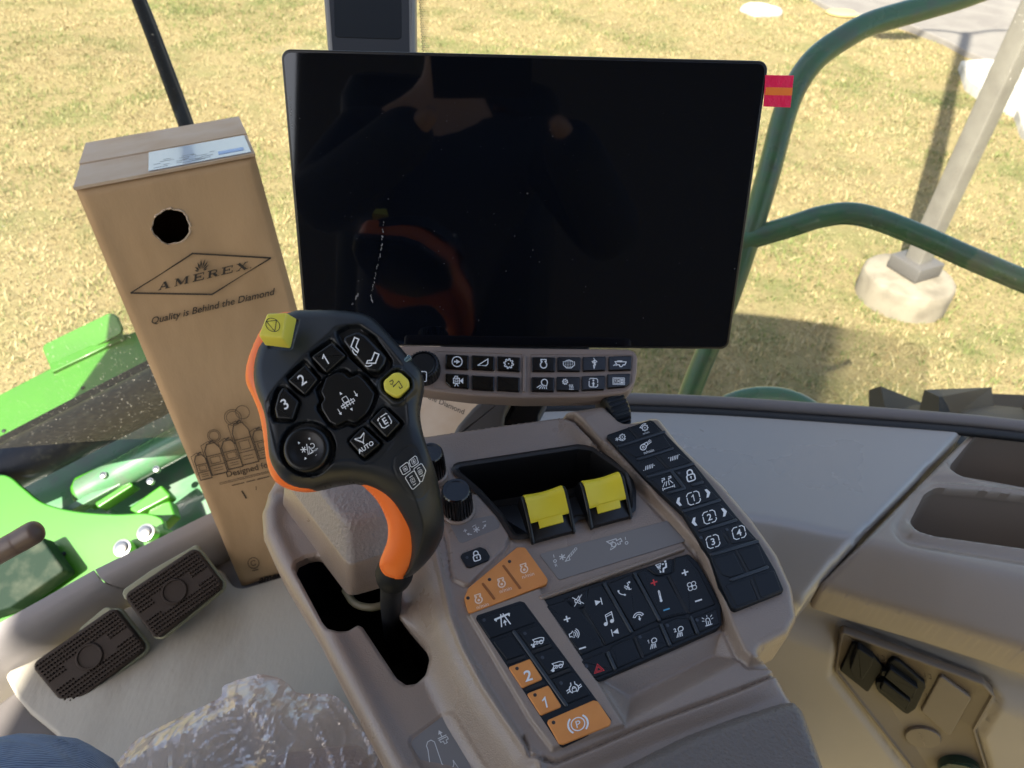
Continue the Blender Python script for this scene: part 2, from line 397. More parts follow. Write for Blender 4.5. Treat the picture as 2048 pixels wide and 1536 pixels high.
tuft = 2*(.6*vnoise(xx, yy, 7, 4)+.4*vnoise(xx, yy, 16, 5))-1
soil = vnoise(xx, yy, 3.3, 8)+.5*vnoise(xx, yy, 9, 9)
hh = (.016+.028*rng.random(nb))*(1+.7*tuft)*(1+.3*pat); hh *= np.where(soil < .42, .45, 1.0); th = rng.random(nb)*2*math.pi; le = rng.normal(.0, 1.0, nb)
wv = .0018+.0018*rng.random(nb)+yy*.00018
dx, dy = np.cos(th), np.sin(th); bx, by = -dy, dx
V = np.empty((nb, 5, 3))
for k, (t, w_) in enumerate(((0, 1), (0, -1), (.55, .8), (.55, -.8), (1, 0))):
    b_ = le*hh*t*t*1.1+.3*hh*t
    V[:, k, 0] = xx+dx*b_+bx*wv*w_; V[:, k, 1] = yy+dy*b_+by*wv*w_; V[:, k, 2] = zz+hh*t*(1-.25*np.minimum(np.abs(le), 1.5)*t)
me = bpy.data.meshes.new('grass'); me.vertices.add(nb*5); me.vertices.foreach_set('co', V.ravel())
base = np.arange(nb)[:, None]*5
lp = np.concatenate([base+[0, 1, 3], base+[0, 3, 2], base+[2, 3, 4]], 1).ravel()
me.loops.add(len(lp)); me.loops.foreach_set('vertex_index', lp.astype(np.int32)); me.polygons.add(nb*3)
me.polygons.foreach_set('loop_start', (np.arange(nb*3)*3).astype(np.int32)); me.polygons.foreach_set('loop_total', np.full(nb*3, 3, np.int32)); me.update(calc_edges=True)
at_ = me.color_attributes.new('tint', 'FLOAT_COLOR', 'POINT')
straw = np.array([.335, .262, .122]); tan = np.array([.205, .150, .072]); grn = np.array([.130, .155, .050]); pale = np.array([.42, .36, .205])
gm = np.clip(.13+3.0*np.clip(pat-.03, 0, 1)+.9*np.clip(tuft-.35, 0, 1), .03, .75); u1 = rng.random(nb); u2 = rng.random(nb)[:, None]
colr = np.where((u1 < gm)[:, None], grn*(.7+.6*u2), np.where(rng.random(nb)[:, None] < .35+.25*np.clip(tuft, -1, 1)[:, None]*-1, tan*(.8+.4*u2), straw*(1-u2)+pale*u2))
colr = colr*(.80+.42*vnoise(xx, yy, .55, 21)*.6+.42*vnoise(xx, yy, 1.7, 22)*.5)[:, None]
c4 = np.ones((nb, 5, 4)); c4[:, :, :3] = colr[:, None, :]; at_.data.foreach_set('color', c4.ravel())
m, N, L = node_mat('grass_blades'); b = N['Principled BSDF']; b.inputs['Roughness'].default_value = .7; b.inputs['Specular IOR Level'].default_value = .25
vc = N.new('ShaderNodeVertexColor'); vc.layer_name = 'tint'; L.new(vc.outputs[0], b.inputs['Base Color'])
me.materials.append(m); o = bpy.data.objects.new('grass', me); COL.objects.link(o); tag(o, 'dry straw coloured lawn grass with green tufts', 'grass', kind='stuff')
# ---------------------------------------------------------------- street lamp on its footing
bc = onz(1820, 550, .18); bc[2] = 0
lamp = thing('street_lamp', 'tall grey lamp post with bolted base on a round concrete footing in the lawn', 'lamp post', bc)
cr = np.random.default_rng(4)
v, f = lathem(bc, (0, 0, 1), [(.325, -.2), (.33, .0), (.33, .10), (.325, .165), (.315, .178), (.30, .184), (.15, .186)], 72)
v = v+cr.normal(0, .0012, v.shape); mk('footing', v, f, M['concrete'], lamp, auto=55)
mb = MB(); cz = bc+[.03, .04, .19]
v, f = boxm(cz+[0, 0, .055], (.27, .27, .11), np.array([[math.cos(.5), math.sin(.5), 0], [-math.sin(.5), math.cos(.5), 0], [0, 0, 1]]), .012); mb.add((v, f))
mb.build('base_cover', mat('lamp_base_cover', (.10, .095, .092), .5), lamp)
H = 9.0; a = math.radians(45)
R = []
for z, w in ((.24, .068), (H, .058)):
    p = fillet(np.array([[w, w], [-w, w], [-w, -w], [w, -w]]), .012, 3); rot = np.array([[math.cos(.5), math.sin(.5)], [-math.sin(.5), math.cos(.5)]])
    p = p@rot; R.append(np.concatenate([p+cz[:2], np.full((len(p), 1), z)], 1))
v, f = rings_mesh(R); mk('pole', v, f, M['pole'], lamp)
for s in (-1, 1):
    arm = smooth_path([cz+[0, 0, H-.26], cz+[s*.45, s*.1, H+.0], cz+[s*.85, s*.18, H+.02]], 6)
    A_ = tube('lamp_arm', arm, .035, M['pole'], lamp)
    v, f = boxm(cz+[s*1.2, s*.25, H+.02], (.75, .32, .14), np.array([[.98, .2, 0], [-.2, .98, 0], [0, 0, 1]]), .05); mk('lamp_head', v, f, M['pole'], lamp)
# ---------------------------------------------------------------- machine outside: tyre, fender, rails, feeder house
def tire():
    c = np.array([1.62, 1.38, .80]); ax = np.array([1, 0, 0.])
    t = thing('front_wheel', 'big black front tyre with raised lugs beside the cab, bottom right of the lawn', 'wheel', (c[0], c[1], 0))
    prof = [(.3, -.3), (.62, -.33), (.76, -.31), (.80, -.22), (.81, 0), (.80, .22), (.76, .31), (.62, .33), (.3, .3)]
    v, f = lathem(c, ax, prof, 96); mb = MB(); mb.add((v, f))
    for i in range(15):
        for s in (-1, 1):
            a0 = (i+(.5 if s > 0 else 0))/15*2*math.pi
            rad = lambda a: np.array([0, math.cos(a), math.sin(a)])
            A_ = [c+ax*s*.02+rad(a0-.06)*.80, c+ax*s*.02+rad(a0+.06)*.80, c+ax*s*.33+rad(a0+.36)*.77, c+ax*s*.33+rad(a0+.20)*.77]
            B_ = [c+ax*s*.02+rad(a0-.035)*.87, c+ax*s*.02+rad(a0+.035)*.87, c+ax*s*.335+rad(a0+.325)*.86, c+ax*s*.335+rad(a0+.225)*.86]
            if s < 0: A_, B_ = A_[::-1], B_[::-1]
            mb.add(rings_mesh([np.array(A_), np.array(B_)]))
    mb.build('tyre', M['rubber'], t, smooth=False)
    v, f = lathem(c, ax, [(.29, -.28), (.3, -.1), (.12, -.08), (.12, .08), (.3, .1), (.29, .28)], 48); mk('rim', v, f, M['green'], t)
tire()
rail = thing('grab_rail', 'dark green tubular grab rail with two bent bars outside the windscreen', 'handrail', dep(1370, 800, 1.5))
def pp(l): return [dep(x, y, t) for x, y, t in l]
p1 = smooth_path(pp([(2300, -150, 1.35), (2120, -75, 1.33), (1990, -30, 1.31), (1919, -5, 1.30), (1826, 22, 1.29), (1740, 48, 1.28), (1680, 80, 1.27), (1628, 120, 1.265), (1590, 175, 1.27), (1565, 240, 1.28), (1536, 350, 1.30), (1490, 500, 1.34), (1440, 640, 1.38), (1386, 770, 1.42), (1340, 900, 1.46)]), 7)
tube('rail_bar', p1, .0205, M['dgreen'], rail, 20, label='upper bent green bar')
p2 = smooth_path(pp([(1440, 500, 1.345), (1494, 479, 1.33), (1583, 452, 1.31), (1640, 434, 1.30), (1698, 427, 1.29), (1760, 440, 1.285), (1848, 475, 1.28), (1937, 515, 1.275), (2048, 562, 1.27), (2200, 625, 1.26)]), 7)
tube('rail_bar', p2, .0195, M['dgreen'], rail, 20, label='lower bent green bar')
fd = thing('steel_fender', 'rounded dark green steel cover peeping over the sill below the grab rail', 'fender', dep(1520, 830, 1.6))
v, f = tubem(smooth_path(pp([(1420, 850, 1.66), (1450, 812, 1.65), (1500, 794, 1.65), (1560, 794, 1.65), (1610, 812, 1.65), (1660, 850, 1.66)]), 8), .022, 16); mk('hoop', v, f, M['dgreen'], fd)
pf = Plane(RT@np.array([0.1, -.5, -.86]), dep(1520, 830, 1.7)); slab('cover_panel', pf, [(1400, 870), (1430, 800), (1475, 784), (1520, 792), (1640, 830), (1650, 890)], -.02, 0, M['dgreen'], fd, .008, r=.02)
# feeder house seen through the lower left of the windscreen
fe = thing('feeder_house', 'bright green steel machine front with a black cross tube, at the left edge', 'machine front', dep(120, 900, 1.55))
nF = nrm([-.05, -.45, .9])
PF = Plane(nF, dep(150, 800, 1.75)); PF2 = Plane(nF, dep(150, 1050, 1.45))
slab('top_plate', PF, [(-120, 1010), (-120, 840), (0, 789), (101, 737), (250, 668), (258, 668), (420, 600), (460, 720), (330, 790)], -.01, 0, M['green'], fe, .002)
slab('top_flange', Plane(nrm([-.1, -.85, .5]), dep(150, 690, 1.80)), [(101, 737), (82, 692), (218, 626), (232, 633), (247, 665)], -.008, 0, M['green'], fe, .002, r=.015)
slab('flange_lip', PF, [(97, 729), (242, 662), (246, 677), (104, 745)], 0, .010, M['green'], fe, .003)
# black cross tube
cp = [dep(-150, 1020, 1.57), dep(0, 944, 1.57), dep(330, 775, 1.57), dep(560, 660, 1.57)]
v, f = tubem(np.array(cp), .052, 40); mk('cross_tube', v, f, M['tubeblack'], fe)
slab('cross_plate', Plane(nF, dep(150, 830, 1.60)), [(-80, 915), (0, 872), (180, 778), (420, 655), (440, 730), (330, 790), (-80, 985)], -.01, 0, M['tubeblack'], fe, .002)
v, f = tubem(np.array([dep(170, 985, 1.60), dep(350, 888, 1.60), dep(520, 800, 1.60)]), .034, 32); mk('green_tube', v, f, M['dgreen'], fe)
slab('lower_plate', Plane(nF, dep(250, 1000, 1.68)), [(-60, 960), (150, 870), (480, 720), (560, 1010), (300, 1120), (-60, 1260)], -.01, 0, M['dgreen'], fe, .003)
PB_ = Plane(nF, dep(200, 960, 1.60))
slab('bracket', PB_, [(138, 975), (147, 955), (205, 928), (218, 945), (240, 962), (165, 1010), (143, 1000)], -.04, .01, M['green'], fe, .006, r=.01)
slab('bracket', PB_, [(188, 1006), (258, 962), (268, 970), (196, 1016)], -.02, .012, M['green'], fe, .003, r=.004)
slab('bracket', PB_, [(254, 1018), (322, 969), (343, 992), (275, 1028)], -.02, .012, M['green'], fe, .004, r=.006)
slab('bracket', PB_, [(300, 1010), (340, 1000), (350, 1030), (320, 1058), (290, 1040)], -.03, .0, M['green'], fe, .004, r=.006)
slab('channel_rail', PB_, [(120, 1018), (330, 905), (338, 915), (128, 1030)], -.01, .02, M['dgreen'], fe, .002)
# front side plate with its curved top edge
fp = smooth_path([(-60, 945, 0), (10, 950, 0), (45, 975, 0), (85, 1005, 0), (150, 1022, 0), (230, 1028, 0), (290, 1026, 0), (322, 1036, 0), (330, 1056, 0)], 5)[:, :2].tolist()
slab('side_plate', PF2, fp+[(420, 1090), (300, 1230), (60, 1330), (-60, 1370)], -.012, 0, M['green'], fe, .003)
slab('side_box', Plane(nF, dep(60, 1150, 1.40)), [(-60, 1140), (80, 1072), (128, 1140), (20, 1215), (-60, 1240)], -.0, .04, M['dusty'], fe, .004, r=.006)
for p in ((292, 1065), (245, 1096), (206, 950), (312, 938), (300, 962), (60, 1010)):
    c = dep(p[0], p[1], 1.40 if p[1] > 1060 else 1.56); sc_ = 1 if p[1] > 1060 else .42; v, f = lathem(c, nF, [(r_*sc_, h_*sc_) for r_, h_ in [(.017, -.02), (.017, 0), (.0165, .002), (.0115, .0025), (.0115, .007), (.010, .008)]], 24); mk('bolt', v, f, M['steel'], fe)
for p in ((128, 1108), (8, 862), (166, 776)):
    pl_ = PF if p[1] < 900 else PF2
    c = pl_.at(*p, .0015)[()] if False else pl_.at(np.array(p[0]), np.array(p[1]), .0); v, f = lathem(c, nF, [(.0045, -.003), (.0045, .002), (.003, .003)], 16); mk('rivet', v, f, M['tubeblack'], fe)
# ---------------------------------------------------------------- windscreen, wiper, cab shell
m, N, L = node_mat('windscreen_glass'); N.remove(N['Principled BSDF'])
tr = N.new('ShaderNodeBsdfTransparent'); tr.inputs[0].default_value = (.80, .81, .755, 1)
gl = N.new('ShaderNodeBsdfGlossy'); gl.inputs['Roughness'].default_value = .02; df = N.new('ShaderNodeBsdfDiffuse'); df.inputs[0].default_value = (.75, .72, .62, 1)
fr = N.new('ShaderNodeFresnel'); fr.inputs[0].default_value = 1.45
m1 = N.new('ShaderNodeMixShader'); L.new(fr.outputs[0], m1.inputs[0]); L.new(tr.outputs[0], m1.inputs[1]); L.new(gl.outputs[0], m1.inputs[2])
tc = N.new('ShaderNodeTexCoord'); t = N.new('ShaderNodeTexNoise'); t.inputs['Scale'].default_value = 260; t.inputs['Detail'].default_value = 3; L.new(tc.outputs['Object'], t.inputs[0])
mr = N.new('ShaderNodeMapRange'); mr.inputs[1].default_value = .63; mr.inputs[2].default_value = .78; mr.inputs[3].default_value = .010; mr.inputs[4].default_value = .25; L.new(t.outputs['Fac'], mr.inputs[0])
m2 = N.new('ShaderNodeMixShader'); L.new(mr.outputs[0], m2.inputs[0]); L.new(m1.outputs[0], m2.inputs[1]); L.new(df.outputs[0], m2.inputs[2])
L.new(m2.outputs[0], N['Material Output'].inputs[0]); M['glass'] = m
ws = thing('windscreen', 'large dusty curved windscreen in front of the whole console', 'windscreen', (0, 1.0, 2.1))
rows, cols = 9, 25; V = []
for j in range(rows):
    z = 2.02+(3.92-2.02)*j/(rows-1)
    for i in range(cols):
        a = (i/(cols-1)-.5)*2; x = 1.28*math.sin(a*1.15)/math.sin(1.15); y = .98+.10*(z-2)-.42*(1-math.cos(a*1.15))
        V.append((x, y, z))
idx = np.arange(rows*cols).reshape(rows, cols); q = np.stack([idx[:-1, :-1], idx[:-1, 1:], idx[1:, 1:], idx[1:, :-1]], -1).reshape(-1, 4)
mk('glass_pane', V, q, M['glass'], ws, auto=0)
# wiper arm
wp = thing('wiper_arm', 'black wiper arm running down the glass behind the cardboard box', 'wiper', dep(372, 250, 1.12))
tube('arm', smooth_path(pp([(225, -110, 1.14), (276, 0, 1.14), (352, 200, 1.13), (410, 360, 1.13)]), 5), np.linspace(.0085, .0105, 16), M['sock'], wp, 12)
tube('blade_strip', smooth_path(pp([(235, -110, 1.16), (287, 0, 1.16), (364, 200, 1.15), (420, 360, 1.15)]), 5), .005, M['rubber'], wp, 10)
# unseen cab shell: roof and rear wall shaped for shadow and reflections; posts, seat
M['shell'] = mat('cab_liner', (.09, .078, .07), .7)
cab = thing('cab_shell', 'unseen brown lined cab roof and rear wall shaped for shadow and reflections, with posts', 'cab', (0, -.4, 2.05))
R_ = [(-1.12, 1.15), (-1.12, -1.25), (1.12, -1.25), (1.12, 1.15)]
mb = MB()
for c_, s_ in (((-.11, -.76, 3.98), (2.46, 1.32, .14)), ((-.63, .30, 3.975), (1.42, .80, .13)),): mb.add(boxm(c_, s_, None, .04))
mb.build('unseen_roof_shade', M['shell'], cab)  # unseen slabs cut to keep sun off the console and shape the lawn shadow
v, f = boxm((.22, -1.38, 2.98), (1.82, .06, 1.9), None, .02); mk('unseen_rear_wall', v, f, M['shell'], cab)  # unseen wall, width set by how dark the monitor reflection should be
v, f = boxm((-1.0, -1.38, 2.35), (.6, .06, .6), None, .02); mk('unseen_rear_wall', v, f, M['shell'], cab)
st = thing('operator_seat', 'black fabric operator seat the person sits on, behind the camera', 'seat', (-.15, -.5, 2.1))
v, f = boxm((-.15, -.45, 2.40), (.52, .50, .14), None, .05); mk('cushion', v, f, M['keyblack'], st)
v, f = boxm((-.15, -.80, 2.82), (.54, .14, .80), None, .06); mk('backrest', v, f, M['keyblack'], st)
v, f = boxm((-.15, -.5, 2.2), (.36, .36, .24), None, .02); mk('seat_post', v, f, M['keyblack'], st)
for x in (-1.05, 1.05):
    v, f = boxm((x, -1.1, 2.98), (.09, .12, 1.9), None, .02); mk('rear_post', v, f, M['shell'], cab)
# ---------------------------------------------------------------- cab floor, sill, pedals
ZF = 2.10
PFl = Plane((0, 0, 1), (0, 0, ZF), (1, 0, 0))
o = slab('cab_floor', PFl, [(-700, 1750), (-100, 1480), (100, 1330), (440, 1120), (560, 1075), (900, 1000), (1500, 1000), (1700, 2300), (-700, 2300)], -.03, -.012, mat('floor_rubber', (.10, .09, .085), .6, bump=(300, .2, .001)), None, .004)
tag(o, kind='structure')
M['mat'] = mat('floor_mat', (.36, .335, .28), .7, bump=[(220, .35, .0015), (900, .2, .0005)], var=(7, (.23, .205, .16), .45, .66), stretch=(1, .35, 1))
mt = slab('floor_mat', PFl, [(10, 1352), (18, 1340), (60, 1322), (250, 1215), (440, 1128), (470, 1180), (640, 1130), (900, 1130), (1000, 1700), (420, 1760), (180, 1560), (110, 1465), (55, 1420), (30, 1390)], -.011, 0, M['mat'], None, .004, r=.02)
tag(mt, 'worn beige-grey floor mat under the two pedals', 'floor mat')
def nub_line(a, b, n, w, h, pl=PFl):
    pass
# sill: sloping grey trim between the floor and the windscreen
sl = thing('sill_trim', 'grey plastic sill trim along the foot of the windscreen left of the box', 'sill trim', onz(200, 1200, ZF))
def strip(name, A_, B_, C_, mt, par, label=None):
    """moulded strip through three polylines of world points (top edge, crease, foot)"""
    V = []; n = len(A_)
    for a, b, c in zip(A_, B_, C_):
        for t in np.linspace(0, 1, 9):
            V.append((1-t)**2*(a+(b-a)*.35)*1+2*t*(1-t)*b*1+t*t*(c+(b-c)*.35) if 0 < t < 1 else (a if t == 0 else c))
        V.append(c-[0, 0, .04]); V.append(a-[0, -.01, .08])
    k = 11; q = []
    for i in range(n-1):
        for j in range(k):
            jj = (j+1) % k; q.append([i*k+j, i*k+jj, (i+1)*k+jj, (i+1)*k+j])
    return mk(name, V, q, mt, par, label=label, auto=50)
def L3(pts, z): return [onz(x, y, z) for x, y in pts]
strip('trim_panel', L3([(-150, 1320), (0, 1245), (90, 1195), (188, 1140)], ZF+.055), L3([(-140, 1365), (5, 1285), (100, 1232), (205, 1172)], ZF+.05), L3([(-130, 1440), (20, 1350), (130, 1280), (290, 1185)], ZF-.01), M['sill'], sl)
strip('trim_panel', L3([(190, 1139), (300, 1085), (410, 1031), (520, 980), (640, 930)], ZF+.058), L3([(207, 1171), (320, 1112), (425, 1062), (535, 1010), (655, 960)], ZF+.053), L3([(292, 1184), (350, 1160), (440, 1128), (560, 1070), (680, 1020)], ZF-.01), M['sill'], sl)
# pedals
M['pedal'] = mat('pedal_rubber', (.028, .019, .014), .65, spec=.25, bump=(900, .3, .0004)); M['pedalplate'] = mat('pedal_plate', (.20, .20, .13), .45)
def pedal(c4, label, depth, under):
    n = nrm(RT@np.array([.12, -.33, -.93])); ctr = np.mean(np.array(c4, float), 0)
    pl = Plane(n, dep(ctr[0], ctr[1], depth)); p = pl.loc(c4, .012); t = thing('foot_pedal', label, 'pedal', pl.O-n*.03, 'foot pedals')
    v, f = slabm(pl, inset(ccw(p), -.0025), -.012, -.003, .002, .012); mk('pedal_plate', v, f, M['pedalplate'], t)
    v, f = slabm(pl, pl.loc(under, -.004), -.016, -.006, .002, .008); mk('bracket_plate', v, f, M['pedalplate'], t)
    mb = MB(); mb.add(slabm(pl, p, -.003, .009, .0025, .009))
    a, b, c, d = p; eu, ev = b-a, d-a
    nu, nv = 26, 13
    ce = p.mean(0); L_ = np.linalg.norm(eu)
    for i in range(nu):
        for j in range(nv):
            s, t_ = (i+.5)/nu*.94+.03, (j+.5)/nv*.9+.05
            q = a+eu*s+ev*t_
            if np.linalg.norm(q-ce) < L_*.125 or abs(t_-.52) < .085 and abs(s-.5) > .1: continue
            if abs(s-.5) < .24 and .33 < t_ < .67: continue
            w = L_/nu*.36; hu = nrm(eu)*w; hv = nrm(ev)*w
            bq = np.array([q-hu-hv, q+hu-hv, q+hu+hv, q-hu+hv]); bt = np.array([q-hu*.25-hv*.25, q+hu*.25-hv*.25, q+hu*.25+hv*.25, q-hu*.25+hv*.25])
            mb.add(rings_mesh([pl.w(ccw(bq), .0088), pl.w(ccw(bt), .0118)], True, False))
    mb.build('tread_pad', M['pedal'], t, smooth=True)
    v, f = lathem(pl.w(ce, .009), n, [(.0155, -.002), (.016, .0015), (.015, .0028), (.0135, .0028), (.0128, .0008), (.004, .0006)], 40); mk('centre_boss', v, f, M['pedal'], t)
    v, f = tubem(np.array([pl.w(ce, -.01), pl.w(ce, -.01)-n*.05+[0, .08, -.03], pl.w(ce, -.01)+[0, .16, -.10]]), .011, 12); mk('pedal_arm', v, f, M['keyblack'], t)
pedal([(243, 1190), (388, 1093), (446, 1170), (309, 1281)], 'black studded pedal nearer the cardboard box, right one of the pair', .955, [(240, 1182), (300, 1140), (395, 1086), (400, 1105), (250, 1205)])
pedal([(57, 1330), (225, 1213), (290, 1296), (131, 1419)], 'black studded pedal farther from the box, nearest the jeans', .925, [(150, 1262), (210, 1212), (240, 1225), (170, 1290)])
tube_ = thing('steering_column_lever', 'brown rounded lever end poking in from the left edge', 'lever', dep(40, 1090, .8))
tube('handle', smooth_path(pp([(-200, 1215, .80), (0, 1103, .79), (40, 1081, .79)]), 6), .0125, M['brown'], tube_, 20)
tube('handle_tip', smooth_path(pp([(40, 1081, .79), (62, 1068, .79), (84, 1057, .79)]), 6), np.array([.0128]*7+[.0127, .0125, .012, .0105, .0075, .003]), M['brown'], tube_, 20)
# ---------------------------------------------------------------- cardboard box
vC = np.array([227, 2232, 1479.]); vC /= np.linalg.norm(vC); hC = np.array([1, -.30, .30]); hC -= vC*(hC@vC); hC /= np.linalg.norm(hC)
nC = np.cross(hC, vC); nC = nC if nC[2] < 0 else -nC
PX = Plane(RT@nC, dep(330, 350, .75), RT@hC)
bx = thing('cardboard_box', 'tall brown cardboard carton with a diamond logo standing against the windscreen', 'cardboard box', PX.at(np.array(540.), np.array(1170.)))
cr4 = PX.loc([(150, 380), (512, 318), (790, 1140), (485, 1178)])
# true rectangle from the measured corners
u0, u1 = (cr4[0, 0]+cr4[3, 0])/2, cr4[1, 0]; v1, v0 = max(cr4[0, 1], cr4[1, 1]), cr4[3, 1]
if v0 > v1: v0, v1 = v1, v0
rect = np.array([[u0, v0], [u1, v0], [u1, v1], [u0, v1]])
BD = .185
holep = PX.loc([(342+39*math.cos(a)*(1+.03*math.sin(5*a)), 453+36*math.sin(a)*(1+.03*math.cos(7*a))) for a in np.linspace(0, 2*math.pi, 40, endpoint=False)])
def boxh(P):
    e = sdf(P, rect); return -.004*(1-ss(e, 0, .006))-.003*ss(P[:, 1], v1-.012, v1)*0+.0012*np.sin(P[:, 0]*60)*np.sin(P[:, 1]*19)*ss(e, .0, .03)-.0010*np.exp(-((P[:, 1]-(v1-.028))/.0012)**2)
field('front_panel', PX, rect, .004, boxh, M['card'], bx, holes=[ccw(holep)], skirt=.004, hskirt=.003)
hr_ = PX.w(ccw(holep), .0); hr_ = hr_+rng.normal(0, .0006, hr_.shape); v, f = tubem(np.concatenate([hr_, hr_[:2]]), .0011, 8, False); mk('torn_hole_edge', v, f, M['cardpale'], bx)
mb = MB()
F0, F1 = PX.w(rect, -.0042), PX.w(rect, -BD)
mb.add((np.concatenate([F0, F1]), [[1, 5, 6, 2], [4, 0, 3, 7], [0, 4, 5, 1], [7, 6, 5, 4]]))
mb.build('side_panels', M['card'], bx, smooth=False)
mb = MB()
PT = Plane(PX.V*np.sign(v1-v0), PX.w(np.array([[u0, v1]]), 0)[0], PX.U)
wU = (u1-u0)
def topq(a, b, h, over=0): 
    q = [PX.w(np.array([[u0-over, v1]]), -a)[0], PX.w(np.array([[u1+over, v1]]), -a)[0], PX.w(np.array([[u1+over, v1]]), -b)[0], PX.w(np.array([[u0-over, v1]]), -b)[0]]
    q = np.array(q); up = PX.V*h; return rings_mesh([q, q+up]) 
v, f = topq(-.001, BD*.47, .003, .0005); mk('top_flap', v, f, M['cardpale'], bx, smooth=False)
v, f = topq(BD*.475, BD+.001, .0045, .001); mk('top_flap', v, f, M['cardpale'], bx, smooth=False)
q = [PX.w(np.array([[u0+wU*s, v1]]), -t_)[0]+PX.V*.0036 for s, t_ in ((.40, .004), (.985, .004), (.985, BD*.45), (.40, BD*.45))]
v, f = rings_mesh([np.array(q), np.array(q)+PX.V*.0006]); mk('shipping_label', v, f, M['label'], bx, smooth=False)
for k in range(22):
    s_a, t_a = .43+.018*rng.integers(0, 19), .010+.0035*(k % 9); wd_ = rng.uniform(.02, .09)
    q = [PX.w(np.array([[u0+wU*s, v1]]), -t_)[0]+PX.V*.0043 for s, t_ in ((s_a, t_a), (min(s_a+wd_, .78), t_a), (min(s_a+wd_, .78), t_a+.0013), (s_a, t_a+.0013))]
    mb_ = MB() if k == 0 else mb_; mb_.add((np.array(q)+PX.V*k*1e-6, [[0, 1, 2, 3]]))
mb_.build('label_print', M['ink'], bx, smooth=False)
q = [PX.w(np.array([[u0+wU*s, v1]]), -t_)[0]+PX.V*.0044 for s, t_ in ((.80, .016), (.95, .016), (.95, .028), (.80, .028))]
v, f = rings_mesh([np.array(q), np.array(q)+PX.V*.0002]); mk('blue_stripe', v, f, M['labelblue'], bx, smooth=False)
# ---------------------------------------------------------------- printed symbols and lettering
def ribbon(pts, w, closed=False):
    P = np.asarray(pts, float); P = P[np.r_[True, np.linalg.norm(np.diff(P, axis=0), axis=1) > 1e-6]]; n = len(P); hw = w/2
    A, B = [], []
    for i in range(n):
        a = P[i-1] if (i > 0 or closed) else None; c = P[(i+1) % n] if (i < n-1 or closed) else None
        d1 = nrm(P[i]-a) if a is not None else None; d2 = nrm(c-P[i]) if c is not None else None
        if d1 is None: d1 = d2
        if d2 is None: d2 = d1
        n1 = np.array([-d1[1], d1[0]]); n2 = np.array([-d2[1], d2[0]]); m = n1+n2; mm = m@m
        m = m*(2/mm) if mm > .6 else n1
        A.append(P[i]+m*hw); B.append(P[i]-m*hw)
    v = np.array(A+B); f = [[i, i+n, i+1+n, i+1] for i in range(n-1)]
    if closed: f.append([n-1, 2*n-1, n, 0])
    return v, f
_gl = {}
def glyphs(txt, bold=0.0):
    k = (txt, bold)
    if k in _gl: return _gl[k]
    cu = bpy.data.curves.new('t', 'FONT'); cu.body = txt; cu.align_x = 'CENTER'; cu.offset = bold; cu.resolution_u = 3
    ob = bpy.data.objects.new('t', cu); COL.objects.link(ob)
    dg = bpy.context.evaluated_depsgraph_get(); me = bpy.data.meshes.new_from_object(ob.evaluated_get(dg))
    v = np.array([tuple(x.co)[:2] for x in me.vertices]).reshape(-1, 2); f = [list(p.vertices) for p in me.polygons]
    bpy.data.objects.remove(ob); bpy.data.curves.remove(cu); bpy.data.meshes.remove(me)
    v = v-[0, .35]; _gl[k] = (v, f); return v, f
def arcp(cx, cy, r, a0=0, a1=360, n=None):
    n = n or max(6, int(abs(a1-a0)/15)+1); a = np.radians(np.linspace(a0, a1, n)); return [(cx+r*math.cos(t), cy+r*math.sin(t)) for t in a]
def rrect(x0, y0, x1, y1, r=2):
    return fillet(np.array([[x0, y0], [x1, y0], [x1, y1], [x0, y1]], float), r, 4).tolist()
def sym2d(spec):
    V, Fc, n, Hh = [], [], 0, []
    for k, it in enumerate(spec):
        t = it[0]
        if t == 'l': v, f = ribbon(it[2], it[1], len(it) > 3 and it[3])
        elif t == 'f': v = np.asarray(it[1], float); v = ccw(v); f = [list(range(len(v)))]
        elif t == 'c':
            full = len(it) <= 5; pts = arcp(it[2], it[3], it[4], *(it[5:7] if not full else (0, 360)))
            v, f = ribbon(pts[:-1] if full else pts, it[1], full)
        elif t == 'd': v = np.array(arcp(it[1], it[2], it[3])[:-1]); f = [list(range(len(v)))]
        elif t == 't' and it[1] == '1':
            z = it[4]; v, f = ribbon([(it[2]-z*.24, it[3]+z*.22), (it[2]+z*.04, it[3]+z*.46), (it[2]+z*.04, it[3]-z*.5)], z*.13)
        elif t == 't':
            gv, f = glyphs(it[1], it[5] if len(it) > 5 else .0); v = gv*it[4]/.7+[it[2], it[3]]
        V.append(v); Fc += [[i+n for i in q] for q in f]; n += len(v); Hh.append(np.full(len(v), k*1.2e-5))
    return np.concatenate(V), Fc, np.concatenate(Hh)
def icon(parent, pl, cx, cy, s, ux, uy, spec, mt=None, h=0, name='symbol', post=None, label=None):
    v, f, hh = sym2d(spec); ux = np.asarray(ux, float); uy = np.asarray(uy, float)
    px = np.array([cx, cy])+v[:, :1]*ux*s+v[:, 1:2]*uy*s
    if callable(h):
        w0 = pl.at(px[:, 0], px[:, 1], 0.)-pl.O; hv = h(np.stack([w0@pl.U, w0@pl.V], -1)); W = pl.at(px[:, 0], px[:, 1], hv+.00025+hh)
    else: W = pl.at(px[:, 0], px[:, 1], h+.00012+hh)
    if post: W = post(W)
    return mk(name, W, f, mt or M['white'], parent, smooth=False, label=label)
def star(cx, cy, r, n=6, w=1.6): return [('l', w, [(cx, cy), (cx+r*math.cos(a), cy+r*math.sin(a))]) for a in [math.pi/2+2*math.pi*k/n for k in range(n)]]
